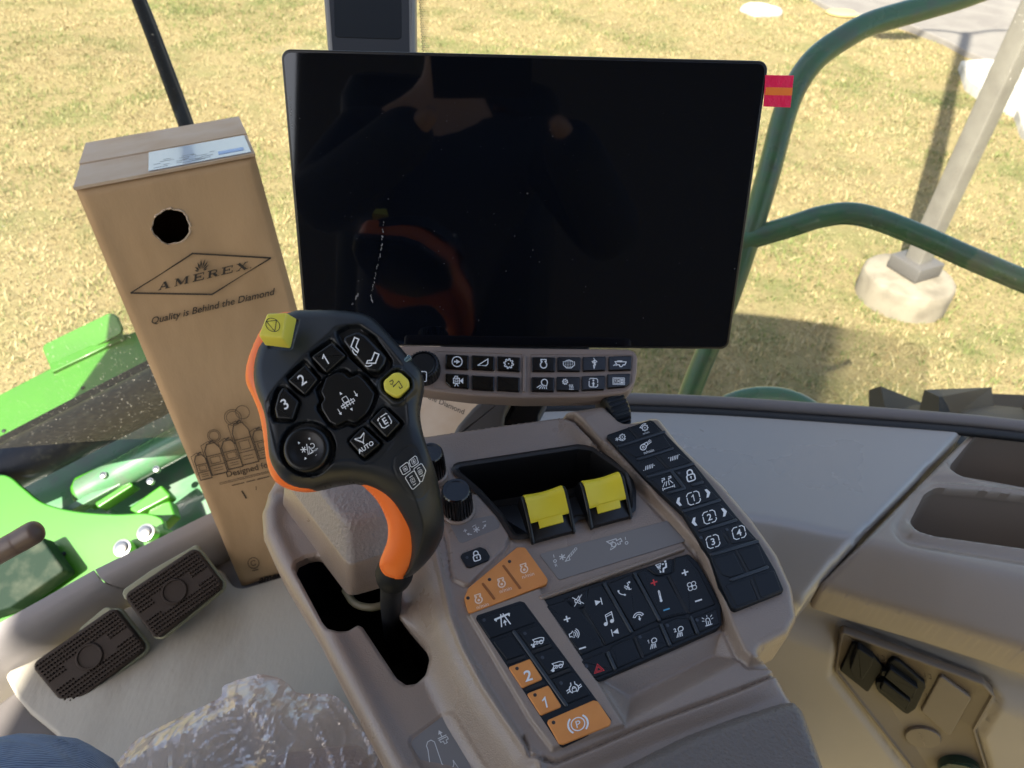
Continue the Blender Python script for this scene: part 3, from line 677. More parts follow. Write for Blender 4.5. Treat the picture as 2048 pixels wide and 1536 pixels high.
def gear(cx, cy, r, n=8, w=1.4, t=1.3):
    p = []
    for k in range(n*4):
        a = 2*math.pi*(k+.5)/(n*4); rr = r+(t if (k//2) % 2 else 0); p.append((cx+rr*math.cos(a), cy+rr*math.sin(a)))
    return [('l', w, p, True), ('d', cx, cy, 1.1)]
def arrow(x0, y0, x1, y1, w=1.3, hd=3):
    d = nrm([x1-x0, y1-y0]); q = np.array([-d[1], d[0]]); e = np.array([x1, y1])
    return [('l', w, [(x0, y0), tuple(e-d*hd*.8)]), ('f', [tuple(e), tuple(e-d*hd+q*hd*.6), tuple(e-d*hd-q*hd*.6)])]
def T(s, x=0, y=0, z=6, b=.0): return ('t', s, x, y, z, b)
# two-part loops
lock = [('l', 1.9, rrect(-5.5, -8, 5.5, 1.5, 2.5), True), ('l', 1.9, [(-3.6, 1.5), (-3.6, 5)]+arcp(0, 5, 3.6, 180, 0)+[(3.6, 1.5)]), ('d', 0, -2.3, 1.3), ('l', 1.1, [(0, -2.5), (0, -5.2)])]
def sq(txt): return [('l', 1.1, [(-7.5, 2.5), (-7.5, -5), (-5, -7.5), (-1, -7.5)]), ('l', 1.1, [(1, -7.5), (5, -7.5), (7.5, -5), (7.5, -2.5)]), ('l', 1.1, [(7.5, -1), (7.5, 5), (5, 7.5), (1.5, 7.5)]), ('l', 1.1, [(-.5, 7.5), (-5, 7.5), (-7.5, 5), (-7.5, 3.6)]), T(txt, 0, 0, 8.2, .015)]
chevL = [('f', [(-2.5, 0), (.2, -4.5), (2.6, -4.5), (1, 0), (2.6, 4.5), (.2, 4.5)])]
chevR = [('f', [(2.5, 0), (-.2, -4.5), (-2.6, -4.5), (-1, 0), (-2.6, 4.5), (-.2, 4.5)])]
plus = [('f', [(-1, -4.5), (1, -4.5), (1, -1), (4.5, -1), (4.5, 1), (1, 1), (1, 4.5), (-1, 4.5), (-1, 1), (-4.5, 1), (-4.5, -1), (-1, -1)])]
minus = [('f', [(-4.5, -1), (4.5, -1), (4.5, 1), (-4.5, 1)])]
combine = [('l', 1.2, [(-8, 3), (3, 3), (8, 1), (7, -3), (1, -3), (-3, -1), (-6, -1)], True), ('c', 1.3, 3, -4, 2.6), ('c', 1.1, -3, -4, 1.5), ('l', 1.3, [(-6, -1), (-9, -5), (-5, -5)])]
engine = [('c', 1.9, 0, -1.5, 5.2, 115, 425), ('l', 1.7, [(-2.4, 3.1), (-2.4, 4.4), (-4.2, 4.4), (-4.2, 7.4), (4.2, 7.4), (4.2, 4.4), (2.4, 4.4), (2.4, 3.1)])]
lampi = [('l', 1.3, [(-1, 1), (-1, 6)]+arcp(3, 4.5, 3.8, 150, -60)+[(-1, 1)]), ('l', 1.2, [(-2, 0), (-6, -8)]), ('l', 1.2, [(-.2, -.5), (-3, -8)]), ('l', 1.2, [(1.6, -.8), (.2, -8)]), ('l', 1.2, [(3.4, -.5), (3, -8)])]
S_ = {
 'header_gear': [('c', 1, 3, 0, 6.2, 200, 320)]+gear(3, 0, 3.6, 8, 1.1)+star(-6, -1, 3.2, 6, .9),
 'feeder_gear': gear(1, 1, 4.2, 8, 1.3)+[('c', 1.1, 1, 1, 7.6, 60, 160)]+[('f', [(-8.5, 4), (-5, 6.5), (-4.6, 2)])]+[T('n/min', 1, -8.5, 3.6)],
 'fan': [('c', 1.4, -4, 1, 4.4, 30, 380), ('c', 1.1, -4, 1, 1.4), ('l', 1.3, [(-4, 5.6), (3, 7), (4, 3), (.2, 1)]), ('l', .9, [(5, 3.5), (10, 5.5)]), ('l', .9, [(5, 5.5), (10, 8)]), ('l', .9, [(4.6, 7), (8.5, 9.8)]), T('n/min', 2.5, -8, 5)],
 'sieve_up': [('l', 1.3, [(-7+i*3, -3.5), (-4.4+i*3, 3.5)]) for i in range(5)]+[('l', 1, [(-9.5, 3), (-7.5, 3)]), ('l', 1, [(9, 3), (11, 3)])],
 'sieve_low': [('l', 1.3, [(-7+i*3, -3.5), (-4.4+i*3, 3.5)]) for i in range(5)]+[('l', 1, [(-11, -3), (-9, -3)]), ('l', 1, [(8, 0), (10, 0)])],
 'spread': [('l', 1.2, [(-7, 9), (-3, 9), (-3, 6.5), (-7, 6.5), (-7, 3)]), ('l', 1.2, [(3, 9), (7, 9), (7, 6.5), (3, 6.5), (3, 3)]), ('l', 1.1, [(-3, 3), (-8, -4)]), ('l', 1.1, [(-.5, 3), (-3, -4)]), ('l', 1.1, [(2, 3), (2, -4)]), ('l', 1.1, [(4, 3), (8, -3)])]+arrow(0, -7.5, -8.5, -7.5, 1, 2.6)+arrow(0, -7.5, 8.5, -7.5, 1, 2.6)+[('l', 1, [(-9, -10), (-9, -5)]), ('l', 1, [(9, -10), (9, -5)])],
 'lock': lock, 'engine': engine,
 'mute': [('l', 1.1, [(-5, 2.5), (-2, 2.5), (3, 7), (3, -7), (-2, -2.5), (-5, -2.5)], True), ('l', 1.2, [(-8, 8), (8, -8)]), ('l', 1.2, [(-8, -8), (8, 8)])],
 'speaker': [('l', 1.3, [(-8, 2.5), (-5, 2.5), (-1.5, 6), (-1.5, -6), (-5, -2.5), (-8, -2.5)], True)]+[('c', 1.3, -3, 0, r, -50, 50) for r in (4.6, 7.4, 10.2)],
 'next': [('f', [(-4, -3.5), (3, 0), (-4, 3.5)]), ('l', 1.1, [(3.6, -4.5), (3.6, 4.5)])],
 'prev': [('f', [(4, -3.5), (-3, 0), (4, 3.5)]), ('l', 1.1, [(-3.6, -4.5), (-3.6, 4.5)])],
 'note': [('d', -4.5, -6, 2.7), ('d', 4.5, -4.5, 2.7), ('l', 1.2, [(-2.2, -6), (-2.2, 6.5), (6.8, 8.5), (6.8, -4.5)]), ('l', 1.2, [(-2.2, 3.6), (6.8, 5.6)])],
 'voice': [('l', 1.3, arcp(-1, 2, 9, 185, 260, 8)), ('l', 2.4, [(-10.5, 1), (-8, .5)]), ('l', 2.4, [(-3, -6.5), (-1, -8.5)]), ('c', 1.1, -1, 0, 3, -20, 80), ('c', 1.1, -1, 0, 5.4, -20, 80), ('d', 8, 8.5, 1.5), ('l', 1.3, [(5, 9), (6, 5), (3.6, 3), (6, 1.5), (6, -2), (9, -2)])],
 'phone_down': [('l', 1.4, arcp(0, -2, 9, 20, 160, 10)+arcp(0, -2, 5.6, 160, 20, 8), True)]+arrow(1, .5, 1, -8, 1.8, 4.5),
 'thermo': [('l', 1.2, [(-.9, -6), (-.9, 8), (0, 9), (.9, 8), (.9, -6)]), ('d', 0, -7.8, 2.1), ('l', 1.2, [(0, -6), (0, 1)])],
 'fan4': [('l', 1.2, [(0, 0)]+arcp(3.4*math.cos(a)*1.3, 3.4*math.sin(a)*1.3, 3.3, math.degrees(a)+190, math.degrees(a)-100, 9)) for a in (math.pi*.25, math.pi*.75, math.pi*1.25, math.pi*1.75)]+[('d', 0, 0, 1)],
 'seat_air': [('l', 1, [(-9, 7), (-1, 7), (-3, 2), (-7, 2)], True), ('l', .9, [(-6.5, 5), (-6.5, -1)]), ('l', .9, [(-5, 5), (-5, -1)]), ('l', .9, [(-3.5, 5), (-3.5, -1)]), ('d', 6, 8, 1.7), ('l', 2.6, [(6.5, 5.5), (5.5, -1), (1, -2), (-.5, -8)])]+arrow(0, 5, 4, 5, 1, 3)+arrow(-5, -2, -4, -8, 1, 3),
 'lamp1': lampi+[T('1', -6, 5, 6, .02)], 'lamp2': lampi+[T('2', -6, 5, 6, .02)],
 'beacon': [('l', 1.2, [(-3, -6), (-3, 2)]+arcp(0, 2, 3, 180, 0, 7)+[(3, -6)]), ('l', 1.4, [(-5.5, -6.8), (5.5, -6.8)]), ('l', 1, [(0, -6), (0, 0)]), ('l', 1.1, [(-5, 5), (-8, 8)]), ('l', 1.1, [(-5.4, 1.5), (-9, 2.5)]), ('l', 1.1, [(5, 5), (8, 8)]), ('l', 1.1, [(5.4, 1.5), (9, 2.5)]), ('l', 1.1, [(0, 7), (0, 10)])],
 'hazard': [('l', 1.2, [(-8, -6), (8, -6), (0, 8)], True), ('l', 1.1, [(-4.4, -4), (4.4, -4), (0, 3.6)], True)],
 'road': [('l', 1.4, [(-3.5, -8), (-1, 8)]), ('l', 1.4, [(7.5, -8), (1.5, 8)]), ('l', 2.4, [(-10, 3.5), (9, 5.5)]), ('f', [(-10, 4), (-6, 4.4), (-8, 0)]), ('f', [(6, 5.5), (10, 6), (8.5, 1.5)])]+arrow(1.6, -7.5, 1.6, 0, 1.2, 4),
 'combine_h': combine+[('d', -9, -7, 2), ('d', -11, -4, 1.3)], 'combine_t': combine+[('d', -9, -7.4, 2.2), ('f', [(-13, -7), (-7, -7), (-9, -4)])],
 'diff': [('c', 1.3, 0, 0, 5.8, 120, 245), ('c', 1.3, 0, 0, 5.8, 295, 420), ('l', 1.2, [(-2.6, 5), (-2.6, 9)]), ('l', 1.2, [(2.6, 5), (2.6, 9)]), ('l', 1.3, [(5.2, 1), (10, 3)]), ('l', 1.3, [(5.2, -1.8), (10.5, .4)]), ('l', 1.3, [(-5.2, 1.5), (-10, -.5)]), ('l', 1.3, [(-5.2, -1.4), (-9.5, -3.6)]), ('l', 1, rrect(-2.6, -4, 2.6, .6, 1), True), ('c', 1, 0, .6, 1.9, 0, 180)],
 'park': [('c', 1.0, 0, 0, 6.3), ('c', 1.7, 0, 0, 9.2, 130, 230), ('c', 1.7, 0, 0, 9.2, -50, 50), T('P', 0, 0, 7)],
 'arrow_circle': [('c', 1.7, 0, 0, 8.2)]+arrow(-5, 0, 5.2, 0, 2.6, 6.5),
 'wedge': [('l', 1.6, [(-9, -5), (5, -5), (8, -2), (8, 6)], True)],
 'gearbig': gear(0, 0, 5.6, 8, 1.7, 2.2),
 'sieve_round': [('l', 1.5, [(-9, 4), (-9, -2), (-4, -6.5), (4, -6.5), (9, -2), (9, 4)]), ('l', 1.3, [(-7.5, 3)]+arcp(0, -4, 10, 125, 55, 8)+[(7.5, 3)])]+[('d', x, y, .75) for x in (-5.5, -2.8, 0, 2.8, 5.5) for y in (-3.8, -1.2, 1.4, 3.8)],
 'rotor': [('l', 1.3, arcp(0, 5, 4, 200, 330, 6)), ('l', 1.3, arcp(1, 1, 4, 20, 150, 6)), ('l', 1.3, arcp(-3, -3, 4.5, -20, 90, 6)), ('l', 1.3, arcp(3, -5, 4, 90, 220, 6)), ('l', 1.3, [(-1, 9), (1, 6), (0, 3), (1.5, 0), (-1, -3), (.6, -6), (-.5, -9)])],
 'machine': [('l', 1.5, [(-8, 2), (10, 2), (8, -3), (5, -3), (3, -6), (0, -6), (-1, -3), (-5, -3)], True), ('l', 1.5, [(-5, 3.4), (4, 3.4)]), ('l', 1.3, [(-6, -1), (-11, -5), (-5, -4)])],
 'camera': [('l', 1.5, [(-6, -4), (4, -4), (4, 4), (-6, 4)], True), ('l', 1.3, [(-4, 4), (-4, 7.5), (1, 7.5), (1, 4)]), ('f', [(4.5, 0), (10, 5), (10, -5)]), ('l', 1.5, [(-1, -4), (-4, -9)]), ('l', 1.5, [(-1, -4), (2, -9)]), ('l', 1, rrect(-3.5, -1.4, 1.5, 1.6, .4), True)],
 'worklamp': [('l', 1.7, arcp(2.5, 3, 5, -20, 200, 9)+[(-1, -1.5), (6, -3)], True), ('l', 1.4, [(-3, -1.5), (-10, -6)]), ('l', 1.4, [(-1.5, -3), (-6, -8)]), ('l', 1.4, [(1, -3.5), (-1.4, -8)]), ('l', 1.4, [(3, -4.2), (2.4, -8)]), ('l', 1.4, [(5.4, -4.2), (6, -8)])],
 'frost_heat': gear(-5, 3, 2.9, 8, 1.2, 1.6)+[('l', 1, [(x, -1), (x-1, -3), (x+.6, -5), (x, -7.5)]) for x in (2.5, 5, 7.5)]+[('l', 1, [(1, -9), (9, -9)])],
 'entry': [('l', 1.3, [(-7, 3), (-7, -5), (-5, -7), (5, -7), (7, -5), (7, -2)]), ('l', 1.3, [(7, 0), (7, 5), (5, 7), (-5, 7), (-7, 5)]), ('d', 0, 4, 1.4)]+arrow(0, -6, 0, 2.4, 2.4, 4.4),
 'counter': [('l', .9, rrect(-9.5, -5.5, 9.5, 5.5, .6), True), ('l', .9, rrect(-7.8, -3.8, 7.8, 3.8, .4), True), ('l', .8, [(-2.6, -3.8), (-2.6, 3.8)]), ('l', .8, [(2.6, -3.8), (2.6, 3.8)]), T('1', -5.2, 0, 4.6, .02), T('4', 0, 0, 4.6, .02), ('f', [(3.6, -3), (6.8, -3), (6.8, -.4), (3.6, -.4)]), ('f', [(3.6, .6), (6.8, .6), (6.8, 3), (3.6, 3)])],
}
# ---------------------------------------------------------------- command console
th = math.radians(42)
PC = Plane(RT@np.array([0, -math.sin(th), -math.cos(th)]), dep(1150, 1150, .50))
con = thing('command_console', 'brown-grey moulded operator console full of black and orange keys, centre', 'console', PC.at(np.array(1150.), np.array(1300.), -.05))
HT, HR = -.026, .012
def PL_(l): return PC.loc([p if len(p) > 2 else (p[0], p[1], 0) for p in l])
t_ = HT
c_out = ccw(fillet(PL_([(600, 958, t_), (560, 962, t_), (533, 985, t_), (520, 1025, t_), (523, 1070, t_), (545, 1120, t_), (580, 1180, t_), (620, 1245, t_), (660, 1325, t_), (720, 1440, t_), (790, 1575, t_), (1140, 1620), (1660, 1620), (1592, 1395), (1556, 1346), (1546, 1330), (1513, 1317), (1521, 1303), (1579, 1268, .006), (1598, 1233, .0075), (1590, 1172, .008), (1560, 1106, .008), (1509, 1035, .008), (1450, 966, .008), (1360, 879, .009), (1320, 828, .009), (1300, 829, .009), (1244, 847, .009), (1208, 810, .010), (1120, 820, HR), (980, 838, HR), (850, 857, HR), (780, 875, .004), (700, 920, t_), (640, 950, t_)]), .006, 4))
bnd = [(845, 1010), (862, 1060), (872, 1110), (886, 1170), (900, 1235), (925, 1300), (965, 1375), (1015, 1450), (1050, 1500), (1075, 1520), (1130, 1700), (400, 1700), (400, 900), (760, 880), (800, 930)]
trayP = ccw(PL_(bnd))
slot = ccw(fillet(PL_([(x, y, t_) for x, y in [(589, 1141), (594, 1126), (611, 1114), (632, 1110), (646, 1113), (700, 1100), (770, 1120), (815, 1140), (808, 1172), (781.6, 1201), (784, 1210), (855, 1305), (860, 1326), (852, 1349), (832, 1366), (812, 1369), (793, 1356), (724.6, 1253), (715, 1248), (697, 1260), (676, 1264.6), (656, 1260), (646, 1248)]]), .003, 3))
binP = ccw(fillet(PL_([(905, 937), (1155, 899), (1185, 903), (1252, 950), (1262, 985), (1262, 1022), (1150, 1036), (1125, 1062), (1030, 1075), (1000, 1030), (960, 985)]), .003, 3))
IR = ccw(PL_([(835, 866, .01), (1120, 826, .01), (1148, 836, .01), (1235, 935, .006), (1300, 1005, .006), (1352, 1062), (1350, 1100), (1100, 1120), (870, 1000), (845, 940)]))
RS = ccw(PL_([(1750, 1322), (1520, 1330), (1496, 1330), (1478, 1312), (1452, 1255), (1428, 1185), (1393, 1108), (1352, 1060), (1300, 1003), (1235, 933), (1148, 834, .01), (1120, 824, .01), (835, 864, .01), (760, 700), (1900, 700)]))
rearline = ccw(PL_([(700, 700), (1160, 700), (1262, 950), (1185, 903), (1155, 899), (905, 937), (840, 985), (700, 985)]))
scoop = ccw(PL_([(1190, 1355), (1450, 1240), (1480, 1300), (1490, 1322), (1250, 1452)]))
keyrec = ccw(PL_([(1083, 1197), (1375, 1108), (1398, 1120), (1455, 1255), (1192, 1365)]))
LS = ccw(PL_([(938, 1232), (1078, 1180), (1248, 1452), (1105, 1500), (1060, 1440)]))
knobpan = ccw(fillet(PL_([(870, 1010), (905, 985), (962, 990), (1010, 1040), (1022, 1070), (1008, 1100), (958, 1150), (935, 1175), (905, 1160), (895, 1080)]), .004))
grv = PL_([(1046, 1475), (1062, 1511), (1112, 1525), (1300, 1445), (1480, 1378), (1552, 1347)])
lower = ccw(PL_([(1062, 1511), (1112, 1525), (1300, 1445), (1480, 1378), (1552, 1347), (1700, 1340), (1700, 1700), (1040, 1700)]))
shiftp = ccw(fillet(PL_([(812, 1480, t_), (886, 1427, t_), (908, 1432, t_), (1040, 1600, t_), (880, 1600, t_)]), .004))
wellA = PL_([(x, y) for x, y in [(985, 1060), (1035, 1015), (1262, 985), (1290, 1030), (1060, 1100)]])
STR = ccw(PC.loc([(1211, 870), (1291, 957), (1366, 1026), (1420, 1112), (1440, 1166), (1464, 1216), (1472, 1219), (1569, 1181), (1551, 1139), (1518, 1082), (1473, 1031), (1387, 924), (1308, 842), (1300, 839)], .0119))
def ch(P):
    d = sdf(P, trayP); h = HT*ss(d, -.001, .030)
    h += .003*np.exp(-((d+.0005)/.0022)**2)                      # raised lip along the wall
    rs = sdf(P, RS); h = h+HR*.62*ss(rs, -.0005, .0032)-.0014*np.exp(-((rs+.0016)/.0008)**2)*(d < -.01)
    # slope from the raised back rim down to the bin
    IRd, Bd = sdf(P, IR), -sdf(P, binP)
    rr = sdf(P, rearline); tt = np.clip(Bd, 0, 1)/(np.clip(Bd, 0, 1)+np.clip(IRd, 0, 1)+1e-6)
    h = h+np.where(IRd > 0, HR*.62*tt**1.6*ss(rr, -.004, .004), 0)+HR*.38*ss(rs, 0, .004)*ss(rr, -.03, .0)
    h = h-.0015*ss(sdf(P, keyrec), -.0005, .001)
    h = h-.010*ss(sdf(P, scoop), -.001, .016)
    h = h+.0034*ss(sdf(P, LS), -.0014, .0008)
    kp = sdf(P, knobpan); h = h+.0016*ss(kp, -.0004, .0012)*(d < .002)-.0010*np.exp(-((kp+.0012)/.0007)**2)*(d < -.002)
    g = dline(P, grv); h = h-.0030*np.exp(-(g/.0011)**2)
    h = h-.004*ss(sdf(P, lower), 0, .012)
    h = h-.0012*ss(sdf(P, shiftp), -.0005, .0008)*(d > .02)
    # tray rolls up to a lip on the left rim and down over the edge
    o = sdf(P, c_out)
    h = h+.0035*np.exp(-((o-.010)/.006)**2)*ss(d, .02, .04)
    h = h-.0075*(1-np.sqrt(np.clip(1-(1-np.clip(o/.0065, 0, 1))**2, 0, 1)))
    s_ = sdf(P, slot); h = h-.0016*(1-ss(-s_, 0, .0018))
    sp__ = sdf(P, STR); h = np.minimum(h, .0086+.16*np.clip(-sp__, 0, 1))
    b_ = -Bd; h = h-.0012*(1-ss(-b_, 0, .0015))
    return h
field('housing', PC, c_out, .00095, ch, M['console'], con, holes=[slot, binP], skirt=.035, hskirt=.008, auto=60)
# pedestal under the console
pd = [(640, 1060), (700, 1030), (1180, 880), (1300, 880), (1500, 1120), (1540, 1250), (1500, 1400), (1600, 1700), (900, 1700), (760, 1500)]
slab('pedestal', PC, pd, -.34, -.135, M['console'], con, .004, r=.01)
# dark liner of the lever slot and of the storage bin
lin = fillet(inset(slot, -.004), 0, 1)
def liner(name, poly, h0, h1, mt, par, grow=-.003, draft=0.0):
    a = inset(poly, grow); R = [PC.w(a, h0), PC.w(inset(poly, grow+draft), h1)]; v, f = rings_mesh(R, True, False); return mk(name, v, f, mt, par)
liner('slot_liner', slot, HT-.004, HT-.10, M['keyblack'], con, -.004)
M['bin'] = mat('bin_liner_plastic', (.012, .011, .011), .42, bump=(1500, .2, .0002))
bi = inset(binP, .0004)
R = [PC.w(inset(binP, -.0035), .0022), PC.w(inset(binP, -.001), .0034), PC.w(inset(binP, .0012), .0024), PC.w(inset(binP, .0022), 0), PC.w(inset(binP, .004), -.03), PC.w(inset(binP, .007), -.042), PC.w(inset(binP, .011), -.045)]
v, f = rings_mesh(R, True, False); mk('storage_bin', v, f, M['bin'], con)
# padded block behind the lever
A_ = [PC.at(*map(np.array, map(float, p)), HT-.004) for p in ((560, 1010), (698, 1194), (850, 1150), (850, 1000), (760, 960), (620, 960))]
B_ = [PC.at(float(x), float(y), .006) for x, y in ((566, 958), (698, 1131), (838, 1085), (845, 960), (760, 915), (600, 925))]
loft('block_base', A_, B_, M['console'], con, .003, r=.006)
C_ = [PC.at(float(x), float(y), .0065) for x, y in ((567, 957), (697, 1130), (837, 1084), (844, 960), (760, 915), (600, 925))]
D_ = [PC.at(float(x), float(y), .028) for x, y in ((598, 930), (690, 1053), (770, 1030), (790, 900), (720, 870), (625, 885))]
v, f = None, None
def softloft(name, A, B, mt, par, n=10, k=.45):
    A = np.array(A); B = np.array(B)
    def rnd(P, kk):
        out = []; m_ = len(P)
        for i in range(m_):
            a, b, c = P[i-1], P[i], P[(i+1) % m_]
            s = b+(a-b)*kk; e = b+(c-b)*kk
            for q in range(7): u = q/6; out.append((1-u)**2*s+2*u*(1-u)*b+u*u*e)
        return np.array(out)
    A = rnd(A, .10); B = rnd(B, .22); cb = B.mean(0); nn = PC.N; R = [A]
    hz = ((B-A)@nn).mean()
    for j in range(1, n+1):
        u = j/n; prof = u**.9; R.append(A+(B-A)*prof+(cb-B)*0)
    # dome
    for j in (1, 2, 3): u = j/3; R.append(B+(cb-B)*.16*u+nn*.0022*math.sin(u*math.pi/2))
    for j in (1, 2): R.append(B+(cb-B)*(.16+.3*j)+nn*(.0022+.0006*j))
    v, f = rings_mesh(R); return mk(name, v, f, mt, par, auto=80)
softloft('padded_top', C_, D_, M['block'], con)
# lever hose in the slot
hz_ = smooth_path([PC.at(float(x), float(y), h) for x, y, h in ((690, 1180, HT-.02), (712, 1208, HT-.016), (750, 1214, HT-.014), (800, 1196, HT-.02))], 6)
tube('hose', hz_, .0028, M['hose'], con, 12)
# ---- right-hand key strip
KX, KY = (.955, -.30), (-.22, -.90)           # screen-free: directions of the rows and columns of keys on the console
HP = .0125
strip_px = [(1211, 870), (1291, 957), (1366, 1026), (1420, 1112), (1440, 1166), (1464, 1216), (1472, 1219), (1569, 1181), (1551, 1139), (1518, 1082), (1473, 1031), (1387, 924), (1308, 842), (1300, 839)]
hs = HP-.0006
def keypad(px, h0, h1, label, name='key_panel', mt=None, r=.002):
    return slab(name, PC, px, h0, h1, mt or M['key'], con, .001, r=r, label=label)
keypad(strip_px, .004, hs, 'long curved black key strip on the right ridge')
def bar(name, pl, p0, p1, h, w, mt, par, hh=.0012, lab=None):
    a, b = pl.loc([p0, p1], h); d = nrm(b-a); q = np.array([-d[1], d[0]])*w/2
    pts = []
    for k in range(9): an = -math.pi/2+math.pi*k/8; pts.append(b+d*w/2*math.cos(an)+q*math.sin(an))
    for k in range(9): an = math.pi/2+math.pi*k/8; pts.append(a+d*w/2*math.cos(an)+q*math.sin(an))
    P = np.array(pts); P = ccw(P); v, f = rings_mesh([pl.w(P, h-.0006), pl.w(P, h+hh*.55), pl.w(inset(P, w*.18), h+hh*.9), pl.w(inset(P, w*.34), h+hh)])
    return mk(name, v, f, mt, par, label=lab)
M['keyridge'] = mat('key_ridge', (.016, .021, .028), .32, bump=(2500, .15, .0001))
for a, b in (((1237, 893), (1328, 864)), ((1276, 919), (1344, 898)), ((1296, 954), (1386, 928)), ((1337, 986), (1368, 977)), ((1386, 970), (1404, 965)), ((1367, 1023), (1438, 1001)), ((1400, 1062), (1471, 1041)), ((1423, 1110), (1515, 1083)), ((1462, 1160), (1534, 1135))):
    bar('divider_ridge', PC, a, b, hs, .0022, M['keyridge'], con)
bar('divider_ridge', PC, (1343, 943), (1368, 976), hs, .0022, M['keyridge'], con)
for a, b in (((1258, 856), (1275, 876)), ((1312, 913), (1335, 936)), ((1447, 1068), (1458, 1083)), ((1472, 1101), (1495, 1145)), ((1502, 1160), (1518, 1198))):
    bar('groove', PC, a, b, hs+.0002, .0016, M['keyblack'], con, .0002)
hp = hs
def sym(par, x, y, s, key, mt=None, h=hp, ux=KX, uy=KY, name='symbol'):
    return icon(par, PC, x, y, s, ux, uy, S_[key] if isinstance(key, str) else key, mt, h, name)
# keys of the strip: (outline px, symbol, centre, scale)
def key(px, h0, h1, mt, syms=(), label=None, r=.0012, dot=None, bev=.0007, dm=None):
    k = slab('key', PC, px, h0, h1, mt, con, bev, r=r, label=label)
    for s in syms: sym(k, *s, h=h1)
    if dot:
        v, f = lathem(PC.at(float(dot[0]), float(dot[1]), h1), PC.N, [(.0011, -.0004), (.0011, .00005), (.0009, .0001)], 16); mk('indicator_lamp', v, f, dm or M['dot'], k)
    return k
W, RD, BL = M['white'], M['redp'], M['bluep']
def kk(*a, **k): return key(a[0], hs-.001, hs+.0005, M['key'], a[1], **k)
kk([(1216, 871), (1255, 858), (1272, 878), (1237, 889)], [(1241, 875, 1.25, 'header_gear')])
kk([(1261, 855), (1299, 842), (1322, 862), (1280, 875)], [(1289, 857, 1.15, 'feeder_gear')])
kk([(1240, 898), (1326, 869), (1343, 893), (1272, 915)], [(1292, 894, 1.35, 'fan')], label='black key with blower symbol')
kk([(1276, 925), (1310, 913), (1330, 936), (1295, 949)], [(1298, 934, 1.2, 'sieve_low')])
kk([(1317, 909), (1347, 899), (1383, 924), (1340, 938)], [(1348, 916, 1.2, 'sieve_up')])
kk([(1300, 959), (1340, 947), (1362, 974), (1332, 983)], [(1335, 966, 1.35, 'spread')])
kk([(1350, 944), (1388, 932), (1406, 958), (1374, 968)], [(1381, 951, 1.45, 'lock')], dot=(1358, 946))
k_ = kk([(1338, 992), (1410, 969), (1438, 997), (1365, 1018)], [(1387, 996, 1.7, sq('1')), (1357, 1004, 2.0, chevL), (1416, 986, 2.0, chevR)], label='rocker key 1 with arrows')
k_ = kk([(1371, 1029), (1441, 1007), (1470, 1037), (1400, 1057)], [(1419, 1034, 1.7, sq('2')), (1388, 1044, 2.0, chevL), (1449, 1024, 2.0, chevR)], label='rocker key 2 with arrows')
kk([(1404, 1069), (1442, 1058), (1456, 1090), (1424, 1104)], [(1426, 1083, 1.7, sq('3'))], dot=(1402, 1075))
kk([(1450, 1056), (1474, 1047), (1512, 1079), (1463, 1088)], [(1478, 1065, 1.7, sq('4'))], dot=(1454, 1059))
kk([(1426, 1117), (1467, 1104), (1488, 1146), (1460, 1155), (1444, 1150)], [])
kk([(1476, 1101), (1517, 1089), (1532, 1130), (1499, 1143)], [])
kk([(1450, 1170), (1498, 1155), (1514, 1198), (1473, 1213)], [])
kk([(1506, 1152), (1548, 1140), (1563, 1180), (1522, 1196)], [])
# ---- orange trapezoid with three keys
oo = key([(928, 1196), (936, 1176), (1034, 1094), (1050, 1094), (1096, 1158), (1093, 1168), (944, 1226), (936, 1222)], -.001, .003, M['okey'], [], r=.0025, label='orange three-part key')
for (x, y), (dx, dy) in (((957, 1198), (936, 1196)), ((1003, 1166), (979, 1159)), ((1048, 1137), (1019, 1123))):
    sym(oo, x, y, 1.35, engine+[('d', 0, -1.8, 2), T('n/min', 3.5, -12, 6)], M['print'] if 0 else mat('pale_orange_print', (.85, .62, .45), .5) if 'pale_orange_print' not in bpy.data.materials else bpy.data.materials['pale_orange_print'], h=.003)
    v, f = lathem(PC.at(float(dx), float(dy), .003), PC.N, [(.0012, -.0004), (.0012, .00004), (.001, .0001)], 16); mk('indicator_lamp', v, f, M['darkdot'], oo)
M['ogroove'] = mat('orange_groove', (.28, .09, .015), .5)
for a, b in (((966, 1168), (988, 1197)), ((1007, 1132), (1040, 1176))): bar('groove', PC, a, b, .0031, .0017, M['ogroove'], oo, .0002)
# ---- lock key by the knobs
key([(920, 1112), (925, 1106), (960, 1093), (972, 1098), (980, 1112), (977, 1120), (940, 1135), (932, 1133)], -.001, .003, M['key'], [(953, 1112, 1.25, 'lock')], r=.002, dot=(934, 1115), label='small black key with padlock')
# ---- left strip
keypad([(949, 1238), (953, 1229), (1040, 1200), (1050, 1203), (1226, 1440), (1222, 1452), (1126, 1493), (1116, 1490)], -.001, .0035, 'black rubber strip with orange keys', r=.0025)
LP = .0035
def lk(px, mt, syms, **k): return key(px, LP-.001, LP+.0009, mt, syms, **k)
lk([(954, 1238), (1042, 1206), (1073, 1243), (980, 1277)], M['key'], [(1006, 1240, 1.7, 'road')], dot=(968, 1240))
lk([(985, 1282), (1022, 1269), (1050, 1308), (1014, 1320)], M['key'], [])
lk([(1036, 1262), (1076, 1248), (1102, 1286), (1064, 1300)], M['key'], [(1077, 1280, 1.4, 'combine_h')], dot=(1050, 1267))
lk([(1069, 1308), (1108, 1294), (1140, 1333), (1098, 1350)], M['key'], [(1116, 1328, 1.4, 'combine_t')], dot=(1085, 1315))
lk([(1105, 1358), (1146, 1342), (1182, 1388), (1134, 1408)], M['key'], [(1148, 1377, 1.6, 'diff')], dot=(1122, 1366))
